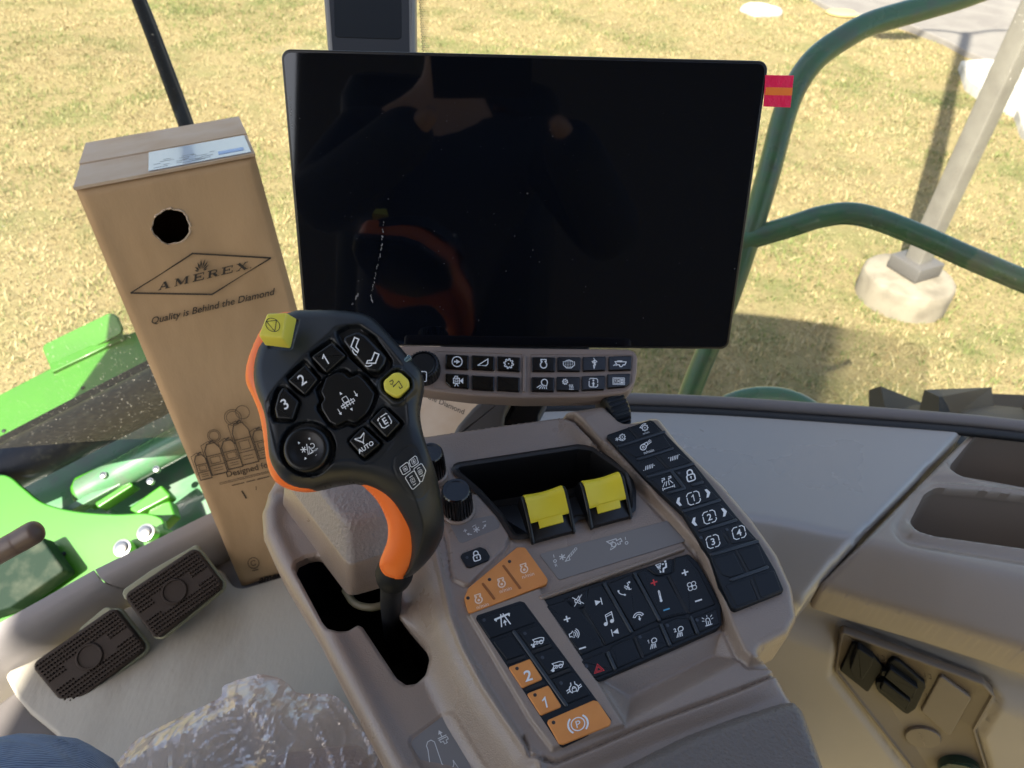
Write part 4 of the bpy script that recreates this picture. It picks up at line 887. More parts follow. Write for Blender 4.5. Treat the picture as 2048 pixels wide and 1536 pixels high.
lk([(1016, 1334), (1060, 1317), (1086, 1358), (1044, 1376)], M['okey'], [(1056, 1351, 1.9, [T('2', 0, 0, 12, .02)])], dot=(1034, 1337), dm=M['darkdot'], label='orange key 2')
lk([(1053, 1387), (1097, 1370), (1124, 1413), (1081, 1431)], M['okey'], [(1091, 1405, 1.9, [T('1', 0, 0, 12, .02)])], dot=(1070, 1390), dm=M['darkdot'], label='orange key 1')
lk([(1092, 1441), (1187, 1400), (1196, 1402), (1223, 1442), (1220, 1451), (1127, 1489), (1118, 1488)], M['okey'], [(1156, 1448, 2.2, 'park')], dot=(1107, 1445), r=.002, dm=M['darkdot'], label='large orange parking brake key')
bar('divider_ridge', PC, (1028, 1264), (1132, 1410), LP, .0022, M['keyridge'], con)
for a, b in (((1018, 1325), (1048, 1314)), ((1066, 1304), (1100, 1292)), ((1101, 1354), (1138, 1340)), ((1055, 1379), (1086, 1367))): bar('groove', PC, a, b, LP+.0004, .0022, M['keyblack'], con, .0003)
# ---- central keypad
CPh = .0025
keypad([(1084, 1200), (1376, 1107), (1396, 1124), (1420, 1165), (1443, 1212), (1444, 1248), (1436, 1256), (1195, 1362), (1184, 1358)], -.004, CPh, 'central black climate and audio keypad', r=.0015)
keypad([(1078, 1190), (1370, 1090), (1372, 1097), (1080, 1199)], -.002, .0045, 'raised brown bar above the keypad', mt=M['console'], r=.0015)
def ck(px, syms, **k): return key(px, CPh-.001, CPh+.0011, M['key'], syms, bev=.001, **k)
k_ = ck([(1091, 1212), (1140, 1197), (1162, 1219), (1203, 1279), (1204, 1292), (1163, 1310)], [(1134, 1238, 1.5, plus), (1149, 1268, 1.3, 'speaker'), (1165, 1296, 1.6, minus)], label='volume key')
ck([(1124, 1199), (1176, 1177), (1174, 1211), (1151, 1219), (1142, 1217)], [(1156, 1201, 1.25, 'mute')])
ck([(1166, 1217), (1178, 1175), (1204, 1167), (1262, 1261), (1262, 1268), (1210, 1291)], [(1197, 1204, 1.7, 'next'), (1216, 1238, 1.5, 'note'), (1230, 1264, 1.7, 'prev')], label='track key')
ck([(1213, 1167), (1263, 1147), (1314, 1232), (1315, 1240), (1268, 1262)], [(1250, 1179, 1.45, 'voice'), (1277, 1233, 1.25, 'phone_down')], label='phone key')
k_ = ck([(1274, 1147), (1288, 1137), (1310, 1152), (1332, 1152), (1375, 1228), (1350, 1232), (1322, 1240)], [(1320, 1192, 1.35, 'thermo')], label='temperature key')
sym(k_, 1308, 1165, 1.5, plus, RD, h=CPh+.0011); sym(k_, 1333, 1219, 1.45, minus, BL, h=CPh+.0011)
ck([(1291, 1135), (1346, 1115), (1344, 1143), (1337, 1147), (1316, 1151), (1308, 1147)], [(1325, 1135, 1.35, 'seat_air')])
ck([(1336, 1149), (1347, 1142), (1349, 1114), (1372, 1110), (1398, 1140), (1432, 1208), (1378, 1228)], [(1370, 1145, 1.5, plus), (1384, 1172, 1.35, 'fan4'), (1397, 1201, 1.6, minus)], label='fan speed key')
k_ = ck([(1160, 1322), (1208, 1302), (1228, 1340), (1188, 1356)], [], dot=(1173, 1332)); sym(k_, 1197, 1337, 1.25, 'hazard', RD, h=CPh+.0011)
ck([(1216, 1302), (1224, 1290), (1262, 1274), (1282, 1315), (1234, 1337)], [])
ck([(1268, 1271), (1318, 1250), (1336, 1290), (1287, 1313)], [(1306, 1287, 1.3, 'lamp1')], dot=(1280, 1274))
ck([(1325, 1247), (1352, 1235), (1378, 1236), (1390, 1268), (1343, 1288)], [(1359, 1264, 1.3, 'lamp2')], dot=(1335, 1251))
ck([(1386, 1236), (1434, 1214), (1441, 1246), (1397, 1265)], [(1416, 1242, 1.3, 'beacon')], dot=(1394, 1240))
for a, b in (((1168, 1222), (1203, 1290)), ((1338, 1153), (1372, 1224)), ((1270, 1276), (1285, 1313))): bar('groove', PC, a, b, CPh+.0006, .0020, M['keyblack'], con, .0002)
for a, b in (((1209, 1170), (1262, 1264)), ((1269, 1150), (1318, 1241)), ((1216, 1308), (1229, 1338)), ((1322, 1252), (1339, 1290)), ((1382, 1237), (1394, 1266))):
    bar('divider_ridge', PC, a, b, CPh, .0026, M['keyridge'], con, .0022)
# ---- grey label plates
o = slab('label_plate', PC, [(1078, 1108), (1334, 1041), (1372, 1082), (1118, 1160)], -.001, .0006, M['console2'], con, .0003, r=.0015)
icon(o, PC, 1133, 1114, 1.35, KX, KY, star(-6, 2, 5)+[('l', 1.2, [(-3, -6), (4, -6), (3.5, 1)], True)]+[('c', .9, 6.5+i*3.2, 1+i*2.3, 1.8) for i in range(4)], M['print'], .0006)
icon(o, PC, 1228, 1086, 1.5, KX, KY, [('l', 1.2, [(-9, 5), (4, 5), (4, 2), (10, 3.5), (11, -1), (8, -1), (8, -4), (5, -4), (5, -1), (0, -6), (-7, -8), (-3, -2)], True), ('c', 1.2, -1, -2, 3), ('l', 1.2, [(-6, 1), (0, 3)])], M['print'], .0006)
icon(o, PC, 1110, 1122, 1.3, KX, KY, [('l', 1.0, [(0, 6), (0, 11)]), ('c', 1.1, 0, 0, 2.2), T('R', 0, -7, 5)], M['print'], .0006)
icon(o, PC, 1252, 1081, 1.3, KX, KY, [('l', 1.0, [(0, 1), (0, 6)]), ('c', 1.1, 0, -4, 2.2)], M['print'], .0006)
o = slab('label_plate', PC, [(900, 1050), (906, 1044), (935, 1040), (985, 1030), (999, 1044), (998, 1056), (925, 1086), (918, 1084)], -.001, .0018, M['console2'], con, .0003, r=.002)
icon(o, PC, 953, 1059, 1.25, KX, KY, star(0, 0, 5.5)+[('c', 1, -1, 2, 6, 70, 140)]+arrow(-9, -6, -17, -2, 1.3, 4)+[('l', 1.2, [(-21, 4), (-15, 4)]), ('l', 1.2, [(-18, 1), (-18, 7)]), ('l', 1.2, [(12, 9), (18, 9)])]+arrow(10, -2, 17, 4, 1.3, 4), M['print'], .0018)
o = slab('label_plate', PC, [(818, 1484, t_), (886, 1431, t_), (905, 1435, t_), (1030, 1590, t_), (885, 1590, t_)], HT-.0012, HT-.0004, M['console2'], con, .0003, r=.004)
icon(o, PC, 878, 1500, 1.0, (1, 0), (0, -1), [('l', 1.6, [(-14, -60), (-22, 0)]+[(-25, 8), (-23, 16), (-16, 20), (-9, 16), (6, -28)]+[(20, -38), (28, -34), (30, -28), (28, -20), (60, -70)])], M['print'], HT-.0004)
icon(o, PC, 883, 1472, 1.0, (.9, -.42), (-.42, -.9), [('l', 1.8, [(-9, -2), (10, -2)]), ('l', 1.8, [(-9, -5.5), (10, -5.5)]), ('l', 1.5, [(-7, -6), (-7, -11), (-1, -11), (-1, -17), (5, -17), (5, -11), (10, -11), (10, -6)])]+arrow(0, -2, 0, 13, 1.8, 8), M['print'], HT-.0004)
# ---- knobs
def knob(x, y, hb, label, px_r=32, hgt=.026):
    c = PC.at(float(x), float(y), hb); r = px_r/FPX*np.linalg.norm(c-EYE)*.95
    nv = nrm(PC.N*1.0+PC.V*.0)
    v, f = lathem(c, nv, [(r*1.12, -.004), (r*1.12, .0012), (r*1.02, .0022)], 40); mk('collar', v, f, M['console'], con)
    k = mk('rotary_knob', *lathem(c, nv, [(r*.98, .002), (r*1.0, .003, 1), (r*.99, hgt*.55, 1), (r*.95, hgt*.86, 1), (r*.90, hgt*.96), (r*.82, hgt), (r*.66, hgt), (r*.64, hgt-.0005), (.001, hgt-.0005)], 156, ribs=26, rib=.0011), M['gloss'], con, label=label, auto=30)
knob(916, 1020, .002, 'ribbed black knob nearer the label plate'); knob(866, 946, .006, 'ribbed black knob half hidden by the grip', 28)
# ribbed wheel at the back corner
wc = PC.at(1226., 822., -.002); ax = nrm(PC.at(1300., 798., 0)-PC.at(1226., 822., 0)); ax = nrm(ax-PC.N*(ax@PC.N))
v, f = lathem(wc, ax, [(.014, -.009), (.0165, -.0075), (.0180, -.006, 1), (.0180, .006, 1), (.0165, .0075), (.014, .009)], 168, ribs=28, rib=.0012); mk('thumb_wheel', v, f, M['key'], con)
# ---- two yellow-topped paddle levers
def paddle(x, y, label, wpx):
    o = PC.at(float(x), float(y), .0012); e1 = PC.at(float(x+wpx), float(y-wpx*.27), .0012)-o; w = np.linalg.norm(e1); X_ = e1/w; Y_ = np.cross(PC.N, X_); Z_ = PC.N
    p = thing('paddle_lever', label, 'lever', o, 'yellow-topped paddle levers on the console')
    def P3(x_, y_, z_): return o+X_*x_+Y_*y_+Z_*z_
    prof = [(0, -.001), (-.0006, .0025), (.004, .0075), (.012, .0150), (.019, .0205), (.0225, .0222), (.026, .0215), (.0285, .018), (.032, .008), (.034, -.001)]
    def prism(pr, x0, x1, b=.0004):
        pr = np.array(pr); cc = pr.mean(0); R = []
        for xx, s in ((x0, .0), (x0+b, 1), (x1-b, 1), (x1, .0)):
            q = pr+(cc-pr)/np.linalg.norm(pr-cc, axis=1)[:, None]*b*(1-s); R.append(np.array([P3(xx, a, b_) for a, b_ in q]))
        return rings_mesh(R)
    for x0 in (0, w-.0022): v, f = prism(prof, x0, x0+.0022); mk('side_plate', v, f, M['blackplastic'], p)
    low = [(.0005, -.001), (.0005, .003), (.004, .0045), (.012, .009), (.024, .012), (.031, .008), (.033, -.001)]
    v, f = prism(low, .0022, w-.0022); mk('paddle_body', v, f, M['blackplastic'], p)
    # yellow curved cap, dished towards its middle
    V = []; nx_ = 18; cs = [(.0095, .0110), (.0100, .0132), (.0132, .0162), (.0165, .0187), (.0195, .0212), (.0225, .0222), (.0255, .0215), (.0275, .019), (.0272, .013), (.011, .0100)]
    for i in range(nx_+1):
        t = i/nx_; xx = .0022+(w-.0044)*t; dish = .0022*math.sin(math.pi*t)**1.2
        for j, (a, b_) in enumerate(cs): wgt = 1 if 3 <= j <= 7 else (.4 if j == 2 else 0); V.append(P3(xx, a+.0004*wgt, b_+.0006-dish*wgt*.9+(.0006 if 3 <= j <= 7 else 0)))
    k = len(cs); F = [[i*k+j, i*k+(j+1) % k, (i+1)*k+(j+1) % k, (i+1)*k+j] for i in range(nx_) for j in range(k)]+[list(range(k))[::-1], [nx_*k+j for j in range(k)]]
    cap = mk('cap', V, F, M['yellow'], p, auto=40)
    tab = [(.0062, .0072), (.0060, .0086), (.0105, .0134), (.0115, .0118)]
    v, f = prism(tab, w*.24, w*.78, .0003); mk('cap_tab', v, f, M['yellow'], cap)
paddle(1063, 1089, 'yellow-topped black paddle lever nearer the knobs, left one of the pair', 88)
paddle(1180, 1059, 'yellow-topped black paddle lever nearer the long key strip, right one of the pair', 84)
# ---- armrest pad
ar = [(1170, 1600, -.002), (1200, 1508, -.002), (1250, 1492, -.002), (1480, 1428, -.002), (1560, 1398, -.002), (1590, 1396, -.002), (1612, 1420, -.002), (1690, 1640, -.002)]
AP = ccw(fillet(PC.loc([(1120, 1580), (1225, 1536), (1372, 1464), (1475, 1426), (1560, 1400), (1590, 1396), (1612, 1420), (1700, 1660), (1080, 1660)], .008), .004, 4))
arm = thing('armrest', 'textured brown-grey padded armrest in the bottom right foreground', 'armrest', PC.w(AP.mean(0), -.02))
def ah(P): d = sdf(P, AP); return .013-.016*(1-np.sqrt(np.clip(1-(1-np.clip(d/.009, 0, 1))**2, 0, 1)))
field('pad', PC, AP, .0016, ah, M['pad'], arm, skirt=.02, auto=60)
# ---------------------------------------------------------------- multifunction grip
PJ = Plane(RT@np.array([.05, -.20, -.98]), dep(665, 790, .425))
joy = thing('joystick', 'black and orange control grip with yellow stop button rising from the console slot', 'joystick', PC.at(790., 1190., HT))
def bend(Wp):
    """the neck leans away from the face plane towards the slot"""
    Wp = np.array(Wp, float); C_ = (Wp-EYE)@RT; y = C_[:, 1]/C_[:, 2]*FPX+CY
    k = 1+.085*np.clip((y-930)/240, 0, 1.6)**1.6
    return EYE+(Wp-EYE)*k[:, None]
def Z1(l, h=0): return [(460+a/3.656, 580+b/3.656) for a, b in l]
def JL(l, h=0, r=0, seg=4):
    p = ccw(PJ.loc(l, h)); return fillet(p, r, seg) if r else p
black = [(577.6, 604.6), (613, 606), (692.5, 613), (728, 621), (750, 635), (788, 676), (818, 711), (840, 735), (844, 765), (839, 795), (836, 820), (840, 850), (851, 889), (862, 920), (870, 949), (879, 1000), (884, 1040), (882, 1066), (874, 1088), (859, 1113), (833, 1142), (812, 1158), (797, 1160),
         (806, 1140), (811, 1106), (807.7, 1066), (795, 1038), (776.7, 1009), (752, 985), (728, 970), (703, 963.5), (690, 962), (651, 968), (613, 976), (575, 972), (550, 956), (534, 924), (530, 881), (522, 821), (503, 777), (494, 735), (500, 684), (519, 654), (538, 621)]
shell = [(575, 616), (613, 620), (690, 627), (728, 642), (780, 692), (822, 745), (826, 820), (850, 900), (868, 960), (876, 1040), (862, 1095), (830, 1135), (800, 1161), (773, 1156), (760, 1144), (755.5, 1132), (757, 1120), (765.8, 1098.5), (772, 1078.5), (772.5, 1051), (764, 1024), (749, 998), (731, 979), (715, 966), (690, 963), (651, 970), (613, 980), (578, 979), (548, 965), (532, 942), (524, 908), (519, 867), (511, 824), (498, 790), (485, 762), (484, 735), (492, 702), (512, 658), (538, 624)]
bP = PJ.loc([(x, y, 0) for x, y in black]); bP = ccw(bP)
def smooth_closed(p, n=3):
    out = []; m_ = len(p)
    for i in range(m_):
        a, b, c, d = p[i-1], p[i], p[(i+1) % m_], p[(i+2) % m_]
        for k in range(n):
            t = k/n; out.append(.5*((2*b)+(c-a)*t+(2*a-5*b+4*c-d)*t*t+(-a+3*b-3*c+d)*t**3))
    return np.array(out)
bP = smooth_closed(bP); sP = smooth_closed(ccw(PJ.loc([(x, y, -.012) for x, y in shell])))
wells = [JL(Z1(l), 0, .002) for l in (
    [(572, 470), (735, 350), (780, 400), (865, 480), (700, 620), (640, 580)],
    [(400, 640), (540, 500), (575, 540), (665, 650), (548, 785), (480, 740)],
    [(285, 900), (300, 800), (345, 705), (400, 700), (515, 812), (465, 965), (320, 965)],
    [(765, 300), (860, 258), (945, 258), (1060, 340), (1190, 520), (1170, 575), (1080, 640), (1040, 640), (880, 500), (800, 380)],
    [(620, 720), (690, 640), (800, 575), (850, 580), (880, 610), (935, 585), (1000, 630), (1090, 750), (1065, 820), (1055, 850), (1020, 930), (905, 1010), (860, 985), (765, 1025), (715, 990), (650, 900), (618, 850), (655, 820)],
    [(1005, 955), (1130, 835), (1275, 975), (1150, 1115)],
    [(848, 1100), (985, 985), (1125, 1125), (985, 1255)])]
rw = JL([(614+56*math.cos(a), 897+55*math.sin(a)) for a in np.linspace(0, 2*math.pi, 40, endpoint=False)])
yw = JL(Z1([(1100, 665), (1190, 585), (1240, 578), (1325, 650), (1330, 720), (1250, 810), (1200, 810), (1110, 730)]), 0, .004)
wells += [rw, yw]
ybz = JL(Z1([(1075, 665), (1190, 560), (1250, 555), (1355, 645), (1365, 730), (1260, 850), (1190, 850), (1080, 745)]), 0, .005)
inner = JL(Z1([(245, 830), (350, 690), (540, 480), (740, 310), (770, 270), (950, 250), (1100, 350), (1260, 540), (1300, 980), (1150, 1180), (1060, 1260), (980, 1280), (900, 1240), (780, 1250), (640, 1340), (540, 1370), (430, 1330), (350, 1230), (290, 1000)]), 0, .005)
iconp = JL(Z1([(1188, 1290), (1200, 1220), (1300, 1142), (1345, 1150), (1440, 1340), (1450, 1450), (1400, 1525), (1330, 1518), (1215, 1370)]), 0, .003)
ywell = JL(Z1([(245, 330), (285, 175), (485, 190), (440, 425), (255, 405)]), 0, .001)
vtop = PJ.loc([(700, 905)])[0, 1]; vbot = PJ.loc([(800, 1160)])[0, 1]
chamA = PJ.loc([(560, 640), (735, 640), (770, 668), (815, 720), (843, 770)])
def jh(P):
    d = sdf(P, bP); lam = ss((P[:, 1]-vtop)/(vbot-vtop), -.05, .35)
    Rr = .0075+.0165*lam; x = np.clip(1-d/Rr, 0, 1); h = -(Rr*(.75+.15*lam))*(1-np.sqrt(np.clip(1-x*x, 0, 1)))
    di = sdf(P, inner); h = h-.0006*ss(di, -.0003, .0006)
    up_ = ss(P[:, 1]-.6*P[:, 0]*0, vtop+.004, vtop+.02); h = h-.38*np.clip(-di-.001, 0, 1)*up_
    h = h-.0004*np.exp(-(sdf(P, iconp)/.0004)**2)
    h = h+.0022*ss(sdf(P, ybz), -.001, .0015)
    for w_ in wells[:-1]: h = h-.0045*ss(sdf(P, w_), -.0003, .0006)
    h = h-.0040*ss(sdf(P, yw), -.0002, .0005)
    h = h-.002*ss(sdf(P, ywell), -.0003, .0003)
    return h
body = field('grip_body', PJ, bP, .00062, jh, M['grip'], joy, snaps=wells, skirt=.010, post=bend, auto=70)
def sh(P):
    d = sdf(P, sP); x = np.clip(1-d/.010, 0, 1); return -.012-.0075*(1-np.sqrt(np.clip(1-x*x, 0, 1)))
field('orange_shell', PJ, sP, .0011, sh, M['orange'], joy, skirt=.012, post=bend, auto=70)
# orange back: rounded hull closing the rear
R = []
for j in range(9):
    u = j/8; q = inset(sP, .0*u); c = sP.mean(0)
    # pull towards the medial line by shrinking along distance
    off = .013*(1-math.cos(u*math.pi/2)); R.append(bend(PJ.w(inset(sP, off*.9), -.030-.013*math.sin(u*math.pi/2))))
v, f = rings_mesh(R[::-1] if False else R, True, False); v = v; f = [q[::-1] for q in f]
mk('back_shell', v, f, M['orange'], joy, auto=80)
bkp = [(548, 640), (566, 630), (695, 638), (745, 660), (820, 740), (826, 800), (822, 850), (700, 905), (610, 880), (560, 830), (545, 790), (528, 735), (532, 680)]
P_ = fillet(ccw(PJ.loc(bkp, -.044)), .006, 4); R_k = [PJ.w(inset(P_, .0), -.040), PJ.w(inset(P_, .0), -.0445), PJ.w(inset(P_, .002), -.0475), PJ.w(inset(P_, .005), -.0490)]
v, f = rings_mesh(R_k); mk('back_pad', v, [q[::-1] for q in f], M['grip'], joy, label='black button pad on the back')
def jkey(zpts, h1, mt, sy=(), r=.0012, bev=.0011, name='button', label=None, h0=-.006, lift=.0):
    P = JL(Z1(zpts), h1); v, f = slabm(PJ, P, h0, h1, bev, r); b = mk(name, bend(v), f, mt, joy, label=label)
    for s in sy:
        (zx, zy), sc, spec, mm = s; x, y = 460+zx/3.656, 580+zy/3.656
        icon(b, PJ, x, y, sc, JX, JY, S_[spec] if isinstance(spec, str) else spec, mm or M['white'], h1, post=bend)
    return b
JX, JY = (.83, -.55), (-.50, -.86)
jkey([(592, 488), (742, 385), (848, 478), (702, 608)], .0030, M['gripkey'], [((700, 508), 2.0, [T('1', 0, 0, 10.5, .01)], None)], label='button 1')
jkey([(418, 662), (548, 545), (642, 652), (545, 770)], .0030, M['gripkey'], [((525, 655), 2.0, [T('2', 0, 0, 10.5, .01)], None)], label='button 2')
jkey([(325, 865), (352, 760), (388, 706), (500, 815), (455, 948), (340, 938)], .0030, M['gripkey'], [((400, 832), 2.0, [T('3', 0, 0, 10.5, .01)], None)], label='button 3')
arr = [('l', 1.4, [(-4.5, -5), (-1.5, -5), (-1.5, 3), (1.5, 5), (4.5, 5), (4.5, 8), (-4.5, 8)], True)]
RP = Z1
rk = jkey([(805, 350), (930, 300), (1000, 335), (1145, 490), (1130, 545), (1085, 605), (1005, 592), (905, 480), (890, 465)], .0022, M['gripkey'], r=.003, bev=.0018, name='rocker_switch')
for (zx, zy), fl in (((915, 400), 1), ((1050, 505), -1)):
    sp = [('l', 1.3, [(-3.5*fl, 7), (1.5*fl, 7), (1.5*fl, -2), (5.5*fl, -4), (5.5*fl, -7), (-3.5*fl, -3.5)], True), ('c', 1.0, 5*fl if fl > 0 else -5, -4, 6, (200 if fl > 0 else -20), (280 if fl > 0 else -100))]
    icon(rk, PJ, 460+zx/3.656, 580+zy/3.656, 1.9, (.9, .35), (.35, -.9), sp, M['white'], .0022)
cross = [(662, 745), (700, 640), (780, 598), (835, 610), (870, 645), (935, 615), (985, 660), (1058, 755), (1040, 820), (1025, 855), (1000, 900), (910, 975), (855, 955), (775, 992), (725, 965), (668, 870), (662, 830), (690, 800)]
ck_ = jkey(cross, .0015, M['gripkey'], r=.002, bev=.0010, name='four_way_switch')
tri = lambda x, y, a: ('f', [(x+2.1*math.cos(a+t), y+2.1*math.sin(a+t)) for t in (0, 2.3, -2.3)])
icon(ck_, PJ, 460+860/3.656, 580+825/3.656, 1.9, (.80, -.50), (-.50, -.80), [('l', .8, rrect(-3.2, 1.5, 2.6, 7.5, .8), True), ('l', .8, [(-8, -2.2), (8, -2.2), (8, .6), (-8, .6)], True), ('l', .9, [(-5.2, -5), (-5.2, 2.4)]), ('l', .9, [(-1.7, -4), (-1.7, 1)]), ('l', .9, [(1.7, -4), (1.7, 1)]), ('l', .9, [(5.2, -5), (5.2, 2.4)]), tri(-1, 13, math.pi/2), tri(0, -8.6, -math.pi/2)]+arrow(13, 7.5, 13, 0, .8, 3)+arrow(-13, 0, -13, -8, .8, 3), M['white'], .0015)
jkey([(1020, 957), (1122, 852), (1245, 972), (1142, 1083)], .0030, M['gripkey'], [((1132, 958), 1.9, [('l', 1, [(-6, 2), (-6, -4), (-4, -6), (2, -6)]), ('l', 1, [(4, -6), (6, -4), (6, 3)]), ('l', 1, [(6, 5), (5, 6), (-2, 6)]), ('l', 1, [(-3.5, 6), (-6, 5), (-6, 3.6)]), T('E', 0, 0, 7, .02)], None)], label='button E')
jkey([(865, 1105), (970, 998), (1102, 1122), (977, 1227)], .0030, M['gripkey'], [((975, 1118), 1.95, [('l', 1.2, [(-6, 8.5), (0, 6), (6, 8.5), (0, .5)], True), ('l', 1, [(0, .5), (0, -1.5)]), T('AUTO', 0, -5, 4.6, .02)], None)], label='button AUTO')
# big round thumb pad
c0 = PJ.at(614.5, 898.5, .0005)
v, f = lathem(c0, PJ.N, [(.0128, -.006), (.0128, .0012), (.0124, .0024), (.0112, .0031), (.0095, .0029), (.0075, .0020), (.004, .0015), (.0005, .0014)], 56); rp = mk('round_pad', v, f, M['gripkey'], joy, auto=60)
icon(rp, PJ, 616, 899, 1.55, JX, JY, star(-5, 3, 4, 6, 1.1)+[('l', 1, [(-3, -6), (2, 7)]), ('l', 1, [(-1, -6), (4, -6), (3, 3)], True), ('c', 1, 7, 1, 3, -140, 110), T('n/min', 6.5, -5.5, 3.4), tri(-6, 14, math.pi/2+.2), tri(9, 11, .4), tri(-9, -8, math.pi+.4), tri(6, -13, -math.pi/2+.2)], M['white'], .0021)
# yellow discharge button on its ring
jkey([(1118, 668), (1190, 605), (1240, 598), (1305, 655), (1308, 705), (1235, 780), (1195, 778), (1130, 735)], .0042, M['yellow2'], [((1212, 690), 1.6, [('l', 1, [(-5.5, 7), (-1, 7), (-1, 4.6), (-3.8, 2.5), (-6, 4.5)]), ('l', 1, [(-4, -1), (5.5, 1.5), (5.5, -7.5), (2, -7.5), (2, -4.4)]), ('l', .8, [(-3, 1), (-4.5, -1.5)]), ('l', .8, [(-1.5, 1), (-2.5, -1)])], M['ink'])], r=.0035, bev=.0012, name='yellow_button', label='small rounded yellow button')
# yellow stop button: a tilted block
A_ = [PJ.at(460+a/3.656, 580+b/3.656, -.001) for a, b in ((252, 402), (442, 426), (487, 208), (285, 178))]
B_ = [PJ.at(460+a/3.656, 580+b/3.656, .0085) for a, b in ((206, 333), (382, 352), (414, 163), (272, 173))]
sb = loft('stop_button', A_, B_, M['yellow2'], joy, .0012, label='square yellow stop button', r=.0012)
icon(sb, PJ, 460+312/3.656, 580+255/3.656, 1.45, (.93, -.1), (-.30, -.93), [('c', .9, 0, 0, 10), ('l', .9, [(-7.5, 6), (7.5, 6), (0, -9.5)], True)], M['ink'], .0086)
# legend plate for the buttons on the back
cells = [[(799, 935.6), (815.6, 923), (821, 941), (806, 950.6)], [(817.8, 922), (832, 910), (837, 926), (822, 935.6)], [(810, 955), (828, 940.5), (840.7, 965.7), (825, 980)], [(827, 938), (843, 926), (851.7, 941), (843, 968)]]
JH = lambda P: jh(P)+.0005
for c_ in cells: icon(body, PJ, 0, 0, 1, (1, 0), (0, 1), [('l', 1.3, fillet(np.array(c_, float), 3.0, 4), True)], M['white'], JH, 'legend', post=bend)
for t_x, x, y in (('A', 810.5, 937.5), ('B', 827.5, 923), ('C', 825.5, 961), ('D', 840.5, 944)):
    icon(body, PJ, x, y, 1.0, (.80, -.50), (-.40, -.88), [T(t_x, 0, 0, 5, .02), ('l', .8, rrect(-4.2, -4.4, 4.2, 4.4, 1.5), True)]+([('c', 1.3, 0, 0, 9, 65, 115), ('c', 1.3, 0, 0, 9, 245, 295)] if t_x in 'CD' else []), M['white'], JH, 'legend', post=bend)
# small clear lens on the right edge
slab('lens', PJ, Z1([(1232, 545), (1305, 468), (1330, 492), (1258, 556)]), -.006, -.0012, mat('clear_lens', (.10, .16, .18), .1, coat=.6), joy, .0006, r=.0006)
# shaft
sp_ = smooth_path([bend(PJ.at(np.array([x]), np.array([y]), h))[0] for x, y, h in ((800, 1100, -.026), (790, 1140, -.030), (783, 1180, -.042), (782, 1225, -.060), (786, 1275, -.085), (792, 1310, -.105))], 5)
v, f = tubem(sp_, np.linspace(.0082, .0060, len(sp_)), 24); mk('shaft', v, f, M['keyblack'], joy)
v, f = tubem(sp_[4:9], np.array([.0095, .0116, .0120, .0110, .0092]), 24); mk('collar', v, f, M['sock'], joy)
# ---------------------------------------------------------------- touch monitor
nM = np.cross(nrm([1, .017, -.002]), nrm([-84, 3477, 1479])); nM = nM if nM[2] < 0 else -nM
PM = Plane(RT@nM, dep(1050, 400, .57), RT@np.array([1, .017, 0]))
mon = thing('touch_monitor', 'large black glossy touch screen mounted above the console', 'monitor', PM.at(1050., 690., -.03))
q = PM.loc([(561, 98), (1538, 122), (1457, 699), (612, 690)])
x0, x1 = (q[0, 0]+q[3, 0])/2, (q[1, 0]+q[2, 0])/2; ya, yb = sorted([(q[0, 1]+q[1, 1])/2, (q[2, 1]+q[3, 1])/2])
MQ = np.array([[x0, ya], [x1, ya], [x1, yb], [x0, yb]]); MQ = ccw(q)
v, f = slabm(PM, MQ, -.018, 0, .0009, .007, 6); mk('bezel', v, f, M['bezel'], mon)
m, N, L = node_mat('monitor_glass'); b = N['Principled BSDF']; b.inputs['Base Color'].default_value = (.002, .003, .006, 1); b.inputs['Roughness'].default_value = .035; b.inputs['Specular IOR Level'].default_value = .55
tc = N.new('ShaderNodeTexCoord'); t = N.new('ShaderNodeTexNoise'); t.inputs['Scale'].default_value = 9; t.inputs['Detail'].default_value = 8; L.new(tc.outputs['Object'], t.inputs[0])
mr = N.new('ShaderNodeMapRange'); mr.inputs[1].default_value = .48; mr.inputs[2].default_value = .75; mr.inputs[3].default_value = .03; mr.inputs[4].default_value = .16; L.new(t.outputs['Fac'], mr.inputs[0]); L.new(mr.outputs[0], b.inputs['Roughness'])
t2 = N.new('ShaderNodeTexNoise'); t2.inputs['Scale'].default_value = 420; t2.inputs['Detail'].default_value = 1; L.new(tc.outputs['Object'], t2.inputs[0])
mr2 = N.new('ShaderNodeMapRange'); mr2.inputs[1].default_value = .80; mr2.inputs[2].default_value = .86; L.new(t2.outputs['Fac'], mr2.inputs[0])
mx = N.new('ShaderNodeMix'); mx.data_type = 'RGBA'; mx.inputs[6].default_value = (.002, .003, .006, 1); mx.inputs[7].default_value = (.22, .22, .24, 1); L.new(mr2.outputs[0], mx.inputs[0]); L.new(mx.outputs[2], b.inputs['Base Color'])
M['screen'] = m
v, f = slabm(PM, inset(MQ, .0018), -.0004, .0006, .0003, .0058, 6); mk('screen_glass', v, f, M['screen'], mon)
